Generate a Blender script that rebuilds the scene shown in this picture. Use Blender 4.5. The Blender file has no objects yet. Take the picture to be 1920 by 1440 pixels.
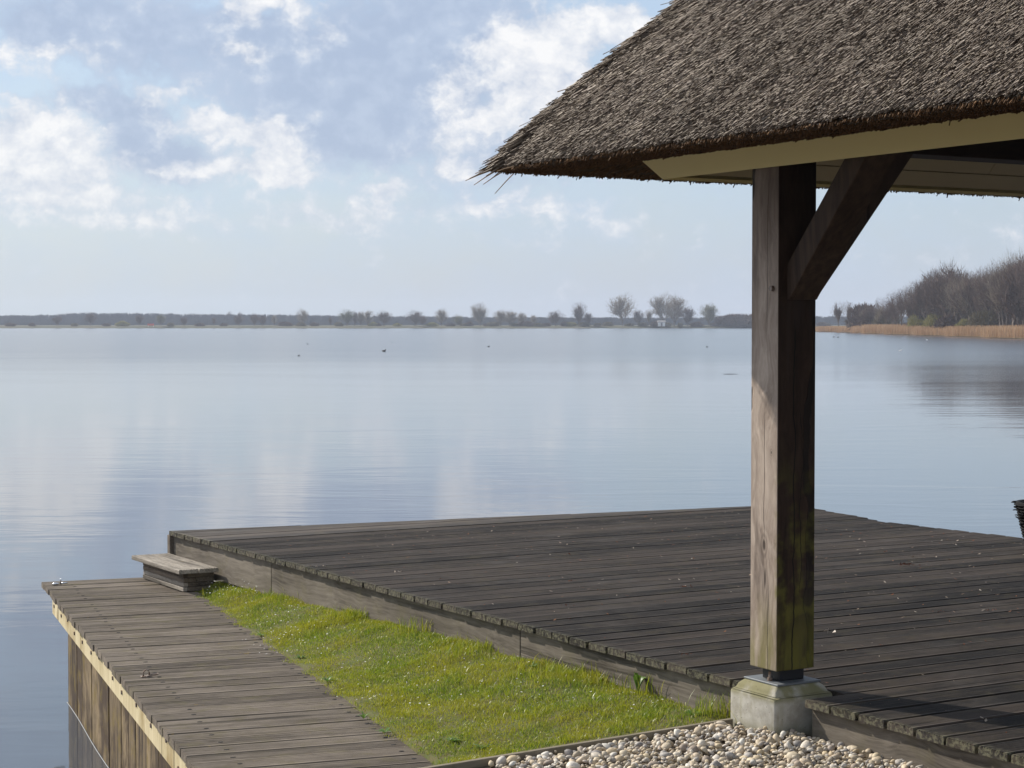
import bpy, bmesh, math, random
import numpy as np
from mathutils import Vector, Matrix
R = random.Random(7)
NR = np.random.default_rng(11)
S = bpy.context.scene
COL = S.collection
rad = math.radians
# ------------------------------------------------------------------ camera, world, sun, exposure
CZ = 2.30                       # eye height above the water (z = 0 is the lake)
F = 3550.0 / 1920.0
cam = bpy.data.cameras.new('camera'); camo = bpy.data.objects.new('camera', cam); COL.objects.link(camo)
cam.sensor_width = 36.0; cam.lens = 36.0 * F; cam.clip_start = 0.1; cam.clip_end = 20000
camo.location = (0, 0, CZ); camo.rotation_euler = (rad(90 - 1.839), 0, 0)
S.camera = camo
cam.dof.use_dof = False

SUN_EL = 36.3; SUN_H = Vector((-0.80, 0.60, 0)).normalized()
sd = Vector((SUN_H.x * math.cos(rad(SUN_EL)), SUN_H.y * math.cos(rad(SUN_EL)), math.sin(rad(SUN_EL))))
sun = bpy.data.lights.new('sun', 'SUN'); suno = bpy.data.objects.new('sun', sun); COL.objects.link(suno)
sun.energy = 5.0; sun.angle = rad(0.55); sun.color = (1.0, 0.93, 0.82)
suno.rotation_euler = sd.to_track_quat('Z', 'Y').to_euler(); suno.location = (-30, 30, 40)
S.view_settings.view_transform = 'Standard'; S.view_settings.look = 'None'
S.view_settings.exposure = 0.2; S.view_settings.gamma = 1.0; S.view_settings.use_curve_mapping = False


class NT:
    """small helper for node trees"""
    def __init__(s, tree): s.t = tree; s.n = tree.nodes; s.l = tree.links
    def new(s, kind, **kw):
        n = s.n.new(kind)
        for k, v in kw.items(): setattr(n, k, v)
        return n
    def put(s, sock, v):
        if isinstance(v, bpy.types.NodeSocket): s.l.new(v, sock)
        elif v is not None: sock.default_value = v
    def m(s, op, a, b=None, c=None, clamp=False):
        n = s.n.new('ShaderNodeMath'); n.operation = op; n.use_clamp = clamp
        for i, v in enumerate((a, b, c)):
            if v is not None: s.put(n.inputs[i], v)
        return n.outputs[0]
    def v(s, op, a, b=None):
        n = s.n.new('ShaderNodeVectorMath'); n.operation = op
        s.put(n.inputs[0], a)
        if b is not None: s.put(n.inputs[1], b)
        return n.outputs['Value'] if op in ('LENGTH', 'DOT_PRODUCT', 'DISTANCE') else n.outputs[0]
    def scale(s, a, f):
        n = s.n.new('ShaderNodeVectorMath'); n.operation = 'SCALE'; s.put(n.inputs[0], a); s.put(n.inputs['Scale'], f); return n.outputs[0]
    def xyz(s, a, b, c):
        n = s.n.new('ShaderNodeCombineXYZ')
        for i, v in enumerate((a, b, c)): s.put(n.inputs[i], v)
        return n.outputs[0]
    def sep(s, a):
        n = s.n.new('ShaderNodeSeparateXYZ'); s.put(n.inputs[0], a); return n.outputs
    def noise(s, vec, scale=5, detail=3, rough=.5, dist=0, out=0, dim='3D'):
        n = s.n.new('ShaderNodeTexNoise'); n.noise_dimensions = dim
        if vec is not None: s.put(n.inputs['Vector'], vec)
        s.put(n.inputs['Scale'], scale); s.put(n.inputs['Detail'], detail); s.put(n.inputs['Roughness'], rough); s.put(n.inputs['Distortion'], dist)
        return n.outputs[out]
    def vor(s, vec, scale=5, feature='F1', out='Distance', rnd=1.0):
        n = s.n.new('ShaderNodeTexVoronoi'); n.feature = feature
        s.put(n.inputs['Vector'], vec); s.put(n.inputs['Scale'], scale); s.put(n.inputs['Randomness'], rnd)
        return n.outputs[out]
    def mix(s, f, a, b, mode='MIX'):
        n = s.n.new('ShaderNodeMix'); n.data_type = 'RGBA'; n.blend_type = mode
        s.put(n.inputs[0], f); s.put(n.inputs[6], a if isinstance(a, bpy.types.NodeSocket) else (*a[:3], 1)); s.put(n.inputs[7], b if isinstance(b, bpy.types.NodeSocket) else (*b[:3], 1))
        return n.outputs[2]
    def ramp(s, f, stops, interp='LINEAR'):
        n = s.n.new('ShaderNodeValToRGB'); cr = n.color_ramp; cr.interpolation = interp
        while len(cr.elements) < len(stops): cr.elements.new(.5)
        for e, (p, c) in zip(cr.elements, stops):
            e.position = p; e.color = (c, c, c, 1) if isinstance(c, (int, float)) else (*c, 1)
        s.put(n.inputs[0], f); return n.outputs[0]
    def sstep(s, x, a, b):
        n = s.n.new('ShaderNodeMapRange'); n.interpolation_type = 'SMOOTHSTEP'
        s.put(n.inputs[0], x); s.put(n.inputs[1], a); s.put(n.inputs[2], b); return n.outputs[0]
    def mapr(s, x, a, b, c, d):
        n = s.n.new('ShaderNodeMapRange'); s.put(n.inputs[0], x)
        for i, q in enumerate((a, b, c, d)): s.put(n.inputs[i + 1], q)
        return n.outputs[0]
    def bump(s, h, strength=.5, dist=.01, normal=None):
        n = s.n.new('ShaderNodeBump'); s.put(n.inputs['Height'], h); s.put(n.inputs['Strength'], strength); s.put(n.inputs['Distance'], dist)
        if normal is not None: s.put(n.inputs['Normal'], normal)
        return n.outputs[0]


# ---- sky
wd = bpy.data.worlds.new('World'); S.world = wd; wd.use_nodes = True
wd.node_tree.nodes.clear(); w = NT(wd.node_tree)
sky = w.new('ShaderNodeTexSky'); sky.sky_type = 'NISHITA'; sky.sun_disc = False
sky.sun_elevation = rad(SUN_EL); sky.sun_rotation = math.atan2(SUN_H.x, SUN_H.y)
sky.altitude = 0; sky.air_density = 1.0; sky.dust_density = 1.2; sky.ozone_density = 1.2
gdir = w.v('NORMALIZE', w.new('ShaderNodeTexCoord').outputs['Generated'])
gx, gy, gz = w.sep(gdir)
az = w.m('MULTIPLY', w.m('ARCTAN2', gx, gy), 57.2958)
el = w.m('MULTIPLY', w.m('ARCSINE', w.m('MAXIMUM', w.m('ABSOLUTE', gz), 0.0)), 57.2958)
SQ = 3.2   # clouds stand further apart sideways the lower they are
uv = w.xyz(az, w.m('MULTIPLY', el, 1.0), 0.0)
w1 = w.noise(w.xyz(az, w.m('MULTIPLY', el, 1.35), 3.0), .33, 7, .58)
w1c = w.noise(w.xyz(az, w.m('MULTIPLY', el, 1.35), 3.0), .33, 7, .58, out=1)
w1d = w.noise(w.xyz(az, w.m('MULTIPLY', el, 1.2), 13.0), 1.3, 5, .6, out=1)
warp = w.v('ADD', w.scale(w.v('SUBTRACT', w1c, (.5, .5, .5)), 1.9), w.scale(w.v('SUBTRACT', w1d, (.5, .5, .5)), .9))
uvw = w.v('ADD', uv, warp)
fluff = w.noise(w.v('ADD', w.xyz(az, w.m('MULTIPLY', el, 1.25), 9.0), w.scale(warp, .35)), 1.15, 9, .60)
soft = w.noise(w.xyz(az, w.m('MULTIPLY', el, 2.2), 21.0), .16, 5, .5)


def deg(px, py): return ((px - 960) * .01614, (606 - py) * .01614)


def blobs(lst, vec):
    acc = None
    for (px, py, rx, ry, wt) in lst:
        cu, cv = deg(px, py)
        d = w.v('MULTIPLY', w.v('SUBTRACT', vec, (cu, cv, 0)), (1 / (rx * .01614), 1 / (ry * .01614), 0))
        e = w.m('EXPONENT', w.m('MULTIPLY', w.v('DOT_PRODUCT', d, d), -1))
        acc = w.m('MULTIPLY', e, wt) if acc is None else w.m('MULTIPLY_ADD', e, wt, acc)
    return acc


inframe = w.m('MULTIPLY', w.sstep(w.m('ABSOLUTE', az), 24, 16), w.sstep(el, 13.5, 10.0))
outframe = w.m('SUBTRACT', 1.0, inframe)
bright = blobs([(30, 250, 90, 50, .8), (110, 290, 80, 60, .7), (170, 335, 120, 45, .65), (30, 340, 90, 50, .45), (305, 190, 62, 26, .95), (400, 235, 110, 22, .7), (480, 255, 110, 28, .7), (520, 300, 60, 50, .75), (440, 330, 130, 24, .75), (560, 345, 90, 18, .55),
                (455, 30, 34, 34, .9), (500, 5, 60, 22, 1.2), (560, 15, 60, 50, .45), (450, 115, 50, 22, .8), (600, 60, 40, 50, .4), (845, 165, 42, 50, .85), (925, 110, 50, 60, .7), (1000, 95, 60, 50, .85), (1060, 110, 90, 60, .8), (1130, 50, 75, 50, 1.25),
                (1190, 45, 45, 40, .9), (990, 190, 90, 60, .55), (1060, 230, 120, 50, .5), (930, 240, 50, 30, .55), (845, 265, 26, 50, .7), (900, 305, 40, 26, .5), (725, 345, 30, 26, .8), (715, 385, 40, 26, .6), (790, 300, 50, 24, .35), (1000, 375, 150, 30, .42),
                (250, 395, 220, 30, .4), (80, 120, 110, 22, .6), (20, 150, 60, 24, .5), (1150, 440, 140, 26, .3), (600, 400, 120, 26, .3), (160, 430, 150, 20, .3), (1700, 480, 200, 40, .28), (1850, 430, 80, 40, .25), (300, 440, 60, 22, .3), (60, 300, 120, 70, .3), (430, 270, 120, 60, .3), (80, 400, 160, 30, .4), (450, 430, 200, 30, .35), (700, 420, 160, 26, .35), (880, 390, 90, 24, .4), (1100, 400, 140, 26, .4), (330, 350, 60, 40, .2), (1000, 450, 260, 22, .3)], uvw)
genb = w.m('MULTIPLY', w.sstep(soft, .36, .64), .95)
bmask = w.m('ADD', w.m('MULTIPLY', bright, inframe), w.m('MULTIPLY', genb, outframe))
soft2 = w.noise(w.xyz(az, w.m('MULTIPLY', el, 1.5), 31.0), .35, 4, .55)
bd = w.sstep(w.m('MULTIPLY_ADD', w.m('SUBTRACT', fluff, .5), 2.0, w.m('MULTIPLY_ADD', bmask, 1.05, w.m('MULTIPLY', w.m('SUBTRACT', soft2, .5), .9))), .14, .98)
grey = blobs([(700, 150, 320, 150, 1.1), (250, 70, 200, 90, .75), (850, 60, 170, 100, .6), (330, 320, 90, 50, .8), (200, 215, 90, 30, .7), (640, 260, 110, 40, .7), (260, 270, 70, 60, .7), (1000, 300, 160, 40, .5), (900, 380, 200, 30, .3), (1070, 180, 80, 40, .5), (450, 70, 60, 40, .5), (100, 70, 120, 40, .6), (70, 215, 60, 20, .3)], uvw)
geng = w.sstep(w.noise(w.xyz(az, w.m('MULTIPLY', el, 1.8), 40.0), .11, 4, .5), .42, .62)
gmask = w.m('ADD', w.m('MULTIPLY', grey, inframe), w.m('MULTIPLY', geng, outframe))
gd = w.m('MULTIPLY', w.sstep(w.m('MULTIPLY_ADD', w.m('SUBTRACT', fluff, .5), 1.3, gmask), .10, .80), .92)
veil = w.sstep(w.m('MULTIPLY_ADD', w.m('SUBTRACT', w1, .5), .9, .5), .1, 1.0)
SKY_K = 0.10
def c10(c): return tuple(x / SKY_K for x in c)
skyc = w.mix(w.m('MULTIPLY_ADD', veil, .40, .45), sky.outputs[0], c10((.47, .60, .78)))
shade = w.sstep(fluff, .35, .65)
c1 = w.mix(gd, skyc, w.mix(shade, c10((.375, .455, .605)), c10((.445, .525, .665))))
lum = w.m('MULTIPLY_ADD', w.m('SUBTRACT', fluff, .5), 2.8, w.m('MULTIPLY_ADD', bmask, .35, .25), clamp=True)
bc = w.mix(lum, c10((.51, .565, .67)), c10((.88, .875, .875)))
c2 = w.mix(w.m('MULTIPLY', bd, .93), c1, bc)
hz = w.m('EXPONENT', w.m('MULTIPLY', el, -1 / 2.3))
leftw = w.sstep(az, 6, -16)
hc = w.mix(leftw, c10((.495, .540, .625)), c10((.525, .580, .615)))
c3 = w.mix(w.m('MULTIPLY', hz, .93), c2, hc)
bgn = w.new('ShaderNodeBackground'); w.put(bgn.inputs[0], c3); bgn.inputs[1].default_value = SKY_K
w.l.new(bgn.outputs[0], w.new('ShaderNodeOutputWorld').inputs[0])
wd.cycles.sampling_method = 'MANUAL'; wd.cycles.sample_map_resolution = 256
S.cycles.max_bounces = 6; S.cycles.diffuse_bounces = 3; S.cycles.glossy_bounces = 3; S.cycles.transparent_max_bounces = 6
S.cycles.volume_bounces = 0; S.cycles.sample_clamp_indirect = 6
# ------------------------------------------------------------------ frames
e1 = Vector((-2105, 3550)).normalized(); p1 = Vector((e1.y, -e1.x))     # deck / pavilion: a along p1, b along e1
e2 = Vector((-1280, 3550)).normalized(); p2 = Vector((e2.y, -e2.x))     # boardwalk
ROT1 = math.atan2(p1.y, p1.x); ROT2 = math.atan2(p2.y, p2.x)


def W(a, b, z, fr=1):
    p, e = (p1, e1) if fr == 1 else (p2, e2)
    return Vector((a * p.x + b * e.x, a * p.y + b * e.y, z))


def toab(x, y, fr=1):
    p, e = (p1, e1) if fr == 1 else (p2, e2)
    return x * p.x + y * p.y, x * e.x + y * e.y


def npW(a, b, z, fr=1):
    p, e = (p1, e1) if fr == 1 else (p2, e2)
    return np.stack([a * p.x + b * e.x, a * p.y + b * e.y, z], -1)


# ------------------------------------------------------------------ object helpers
def tag(o, label=None, cat=None, group=None, kind=None):
    if label: o['label'] = label
    if cat: o['category'] = cat
    if group: o['group'] = group
    if kind: o['kind'] = kind
    return o


def empty(name, loc, rz=0.0):
    o = bpy.data.objects.new(name, None); COL.objects.link(o); o.location = loc; o.rotation_euler = (0, 0, rz); o.empty_display_size = .2
    return o


class Thing:
    """an Empty in frame 1 or 2 (or 0 = world); parts are given in frame coordinates"""
    def __init__(s, name, org, fr=0):
        s.fr = fr; s.org = Vector(org)
        loc = W(*org, fr) if fr else Vector(org)
        s.o = empty(name, loc, {0: 0, 1: ROT1, 2: ROT2}[fr])
    def part(s, name, mb, mat, parent=None, smooth=False):
        me = mb.mesh(name, mat, -s.org, smooth)
        o = bpy.data.objects.new(name, me); COL.objects.link(o); o.parent = parent or s.o
        return o


class MB:
    def __init__(s): s.v = []; s.f = []
    def box(s, x0, x1, y0, y1, z0, z1):
        n = len(s.v)
        s.v += [(x0, y0, z0), (x1, y0, z0), (x1, y1, z0), (x0, y1, z0), (x0, y0, z1), (x1, y0, z1), (x1, y1, z1), (x0, y1, z1)]
        s.f += [tuple(n + i for i in q) for q in ((0, 3, 2, 1), (4, 5, 6, 7), (0, 1, 5, 4), (1, 2, 6, 5), (2, 3, 7, 6), (3, 0, 4, 7))]
        return s
    def hexa(s, bot, top):
        """bot/top: 4 points each, same winding"""
        n = len(s.v); s.v += [tuple(p) for p in bot] + [tuple(p) for p in top]
        s.f += [tuple(n + i for i in q) for q in ((0, 3, 2, 1), (4, 5, 6, 7), (0, 1, 5, 4), (1, 2, 6, 5), (2, 3, 7, 6), (3, 0, 4, 7))]
        return s
    def prism(s, poly, z0, z1):
        n = len(s.v); k = len(poly)
        s.v += [(x, y, z0) for x, y in poly] + [(x, y, z1) for x, y in poly]
        s.f += [tuple(n + i for i in range(k - 1, -1, -1)), tuple(n + k + i for i in range(k))]
        s.f += [(n + i, n + (i + 1) % k, n + k + (i + 1) % k, n + k + i) for i in range(k)]
        return s
    def tube(s, pts, rs, seg=8, caps=True):
        pts = [Vector(p) for p in pts]
        if isinstance(rs, (int, float)): rs = [rs] * len(pts)
        n = len(s.v); up = Vector((0, 0, 1))
        for i, p in enumerate(pts):
            t = (pts[min(i + 1, len(pts) - 1)] - pts[max(i - 1, 0)]).normalized()
            if abs(t.z) > .95: up = Vector((1, 0, 0))
            u = t.cross(up).normalized(); vv = u.cross(t)
            for k in range(seg):
                a = 2 * math.pi * k / seg; q = p + (u * math.cos(a) + vv * math.sin(a)) * rs[i]
                s.v.append(tuple(q))
            up = vv if abs(t.z) <= .95 else Vector((1, 0, 0))
        for i in range(len(pts) - 1):
            for k in range(seg):
                s.f.append((n + i * seg + k, n + i * seg + (k + 1) % seg, n + (i + 1) * seg + (k + 1) % seg, n + (i + 1) * seg + k))
        if caps:
            s.f.append(tuple(n + k for k in range(seg - 1, -1, -1))); m = n + (len(pts) - 1) * seg
            s.f.append(tuple(m + k for k in range(seg)))
        return s
    def lathe(s, prof, seg=24, c=(0, 0, 0)):
        n = len(s.v)
        for r, z in prof:
            for k in range(seg):
                a = 2 * math.pi * k / seg; s.v.append((c[0] + r * math.cos(a), c[1] + r * math.sin(a), c[2] + z))
        for i in range(len(prof) - 1):
            for k in range(seg):
                s.f.append((n + i * seg + k, n + i * seg + (k + 1) % seg, n + (i + 1) * seg + (k + 1) % seg, n + (i + 1) * seg + k))
        return s
    def extr_x(s, prof, x0, x1):
        """closed profile of (y, z), counter-clockwise seen from +x"""
        n = len(s.v); k = len(prof)
        s.v += [(x0, y, z) for y, z in prof] + [(x1, y, z) for y, z in prof]
        s.f += [(n + i, n + (i + 1) % k, n + k + (i + 1) % k, n + k + i) for i in range(k)]
        s.f += [tuple(n + i for i in range(k - 1, -1, -1)), tuple(n + k + i for i in range(k))]
        return s
    def bevel(s, off=.004, seg=1):
        bm = bmesh.new(); vs = [bm.verts.new(p) for p in s.v]
        for f in s.f: bm.faces.new([vs[i] for i in f])
        bmesh.ops.bevel(bm, geom=list(bm.edges), offset=off, segments=seg, affect='EDGES', profile=.6)
        bm.verts.index_update(); s.v = [tuple(q.co) for q in bm.verts]; s.f = [tuple(q.index for q in f.verts) for f in bm.faces]
        bm.free(); return s
    def jit(s, amt):
        s.v = [(x + R.uniform(-amt, amt), y + R.uniform(-amt, amt), z + R.uniform(-amt, amt)) for x, y, z in s.v]; return s
    def mesh(s, name, mat, off=Vector((0, 0, 0)), smooth=False):
        me = bpy.data.meshes.new(name)
        me.from_pydata([(x + off.x, y + off.y, z + off.z) for x, y, z in s.v], [], s.f)
        if mat: me.materials.append(mat)
        if smooth: me.polygons.foreach_set('use_smooth', [True] * len(me.polygons))
        me.update(); return me


def np_mesh(name, verts, faces, mat, smooth=False):
    """verts (n,3); faces (m,k)"""
    me = bpy.data.meshes.new(name); k = faces.shape[1]; m = len(faces)
    me.vertices.add(len(verts)); me.vertices.foreach_set('co', verts.astype(np.float32).ravel())
    me.loops.add(m * k); me.loops.foreach_set('vertex_index', faces.astype(np.int32).ravel())
    me.polygons.add(m); me.polygons.foreach_set('loop_start', np.arange(0, m * k, k, dtype=np.int32))
    try: me.polygons.foreach_set('loop_total', np.full(m, k, dtype=np.int32))
    except Exception: pass
    if smooth: me.polygons.foreach_set('use_smooth', np.ones(m, dtype=bool))
    if mat: me.materials.append(mat)
    me.update(calc_edges=True); me.validate(); return me


def link(name, me, parent=None, loc=(0, 0, 0), rz=0.0):
    o = bpy.data.objects.new(name, me); COL.objects.link(o); o.location = loc; o.rotation_euler = (0, 0, rz)
    if parent: o.parent = parent
    return o


def sticks(P, D, L, r0, r1, sides=3, cap=True):
    """many tapered prisms: start P, unit direction D, length L, radii"""
    n = len(P); up = np.tile(np.array([0, 0, 1.0]), (n, 1)); bad = np.abs(D[:, 2]) > .95; up[bad] = (1, 0, 0)
    u = np.cross(D, up); u /= np.linalg.norm(u, axis=1)[:, None]; v = np.cross(u, D)
    ph = NR.uniform(0, 6.28, n); ring = []
    for base, r in ((P, r0), (P + D * L[:, None], r1)):
        for k in range(sides):
            a = ph + 2 * math.pi * k / sides
            ring.append(base + (u * np.cos(a)[:, None] + v * np.sin(a)[:, None]) * np.asarray(r)[:, None])
    V = np.stack(ring, 1).reshape(-1, 3); o = np.arange(n)[:, None] * 2 * sides; F_ = []
    for k in range(sides):
        k2 = (k + 1) % sides
        F_.append(np.concatenate([o + k, o + k2, o + sides + k2], 1)); F_.append(np.concatenate([o + k, o + sides + k2, o + sides + k], 1))
    if cap:
        for k in range(1, sides - 1): F_.append(np.concatenate([o + sides, o + sides + k, o + sides + k + 1], 1))
    return V, np.concatenate(F_, 0)


# ------------------------------------------------------------------ materials
def mat(name):
    m = bpy.data.materials.new(name); m.use_nodes = True; m.node_tree.nodes.clear(); t = NT(m.node_tree)
    b = t.new('ShaderNodeBsdfPrincipled'); o = t.new('ShaderNodeOutputMaterial'); t.l.new(b.outputs[0], o.inputs[0])
    t.b = b; t.o = o; t.mat = m
    b.inputs['Specular IOR Level'].default_value = .3
    return t


def oco(t): return t.new('ShaderNodeTexCoord').outputs['Object']


def wood(name, dark, light, axis='x', rough=.8, contrast=1.0, scale=1.0, moss=None, moss_amt=0.0, lichen=0.0, stain=None, spec=.25, bumpd=.0015, vary=.25, endx=None):
    t = mat(name); co0 = oco(t); rnd = t.new('ShaderNodeObjectInfo').outputs['Random']
    co = t.v('ADD', co0, t.scale((3.1, 5.7, 7.3), t.m('MULTIPLY', rnd, 9.0)))
    st = {'x': (1.4, 38, 38), 'y': (38, 1.4, 38), 'z': (38, 38, 1.4)}[axis]
    g = t.v('MULTIPLY', co, tuple(q * scale for q in st))
    g = t.v('ADD', g, t.scale(t.v('SUBTRACT', t.noise(co, 3 * scale, 2, out=1), (.5, .5, .5)), 3.0))
    fine = t.noise(g, 2.2, 6, .65)
    g2 = t.v('MULTIPLY', co, tuple((q ** .8) * .35 * scale for q in st)); mid = t.noise(g2, 1.5, 4, .6)
    big = t.noise(co, 1.7, 4, .6)
    f = t.m('ADD', t.m('MULTIPLY', t.m('SUBTRACT', fine, .5), 1.5 * contrast), t.m('MULTIPLY', t.m('SUBTRACT', mid, .5), 1.3 * contrast))
    f = t.m('ADD', f, t.m('MULTIPLY', t.m('SUBTRACT', big, .5), 1.1 * contrast))
    f = t.m('ADD', t.m('ADD', f, .5), t.m('MULTIPLY', t.m('SUBTRACT', rnd, .5), vary * 2), clamp=True)
    col = t.mix(f, dark, light)
    cr = t.sstep(t.noise(t.v('MULTIPLY', co, tuple(q * .55 * scale for q in st)), 1.0, 2, .4, dist=.6), .66, .72)   # drying cracks
    col = t.mix(t.m('MULTIPLY', cr, .55), col, tuple(c * .25 for c in dark))
    if stain:
        col = t.mix(t.m('MULTIPLY', t.sstep(t.noise(co, 2.3, 5, .65), .5 if len(stain) < 3 else .40, .72 if len(stain) < 3 else .58), stain[1]), col, stain[0])
    if moss_amt:
        mm = t.sstep(t.noise(co, 7, 5, .65), .5, .68)
        col = t.mix(t.m('MULTIPLY', mm, moss_amt), col, moss or (.10, .11, .02))
    if lichen:
        ml = t.sstep(t.noise(t.v('ADD', co, (7, 3, 1)), 11, 6, .7), .66 - .05 * lichen, .72)
        col = t.mix(t.m('MULTIPLY', ml, min(.85, lichen)), col, (.42, .27, .03))
    if endx is not None:
        xx = t.sep(co0)[0]; me_ = t.m('MULTIPLY', t.sstep(xx, endx + .05, endx), t.sstep(t.noise(co0, 60, 4, .7), .42, .62)); col = t.mix(t.m('MULTIPLY', me_, .6), col, (.20, .19, .12))
    t.put(t.b.inputs['Base Color'], col)
    t.put(t.b.inputs['Roughness'], t.m('MULTIPLY_ADD', fine, .25, rough - .12)); t.b.inputs['Specular IOR Level'].default_value = spec
    h = t.m('SUBTRACT', t.m('ADD', t.m('MULTIPLY', fine, 1.0), t.m('MULTIPLY', mid, .8)), t.m('MULTIPLY', cr, 1.6))
    t.put(t.b.inputs['Normal'], t.bump(h, .8, bumpd))
    t.co = co; t.col = col; t.f = f
    return t


M = {}
M['deck'] = wood('dark_deck_wood', (.009, .0070, .0060), (.068, .053, .043), 'x', .82, 1.25, vary=.42, stain=((.11, .098, .088), .35), moss_amt=.3, moss=(.085, .068, .034), spec=.3, endx=-.255).mat
M['deck_end'] = M['deck']
M['walk'] = wood('weathered_boardwalk_wood', (.070, .056, .043), (.250, .208, .165), 'x', .85, 1.15, vary=.18, stain=((.10, .08, .055), .6), moss_amt=.3, moss=(.15, .13, .05), lichen=.35, spec=.25).mat
M['fascia'] = wood('grey_fascia_wood', (.060, .049, .038), (.245, .212, .172), 'y', .85, 1.1, scale=.7, stain=((.13, .11, .08), .8), vary=.1, lichen=.15, moss_amt=.25, moss=(.16, .14, .07)).mat
M['waling'] = wood('pale_waling_wood', (.36, .28, .13), (.80, .70, .47), 'z', .8, .8, scale=.5, stain=((.28, .19, .07), .8), vary=.05, lichen=.5, spec=.25).mat
M['pile'] = wood('stained_piling_wood', (.020, .011, .006), (.27, .20, .115), 'z', .75, 2.2, scale=.6, stain=((.050, .030, .017), .95, 1), vary=.2, moss_amt=.7, moss=(.17, .12, .02), lichen=.3).mat
M['step'] = wood('bleached_step_wood', (.11, .095, .078), (.38, .34, .29), 'y', .88, 1.4, vary=.1, lichen=.4).mat
M['step_box'] = wood('dark_step_box_wood', (.05, .04, .032), (.22, .18, .14), 'y', .85, 1.0, vary=.4).mat
M['beam'] = wood('dark_beam_wood', (.014, .008, .005), (.055, .034, .023), 'x', .7, .9, scale=.6, spec=.3, vary=.05).mat
M['brace'] = wood('brown_brace_wood', (.020, .010, .0065), (.105, .068, .046), 'z', .75, .9, scale=.5, spec=.3, vary=.05).mat
M['edging'] = wood('edging_wood', (.10, .085, .06), (.27, .23, .17), 'x', .88, .9, moss_amt=.5, moss=(.10, .10, .03)).mat


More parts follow.
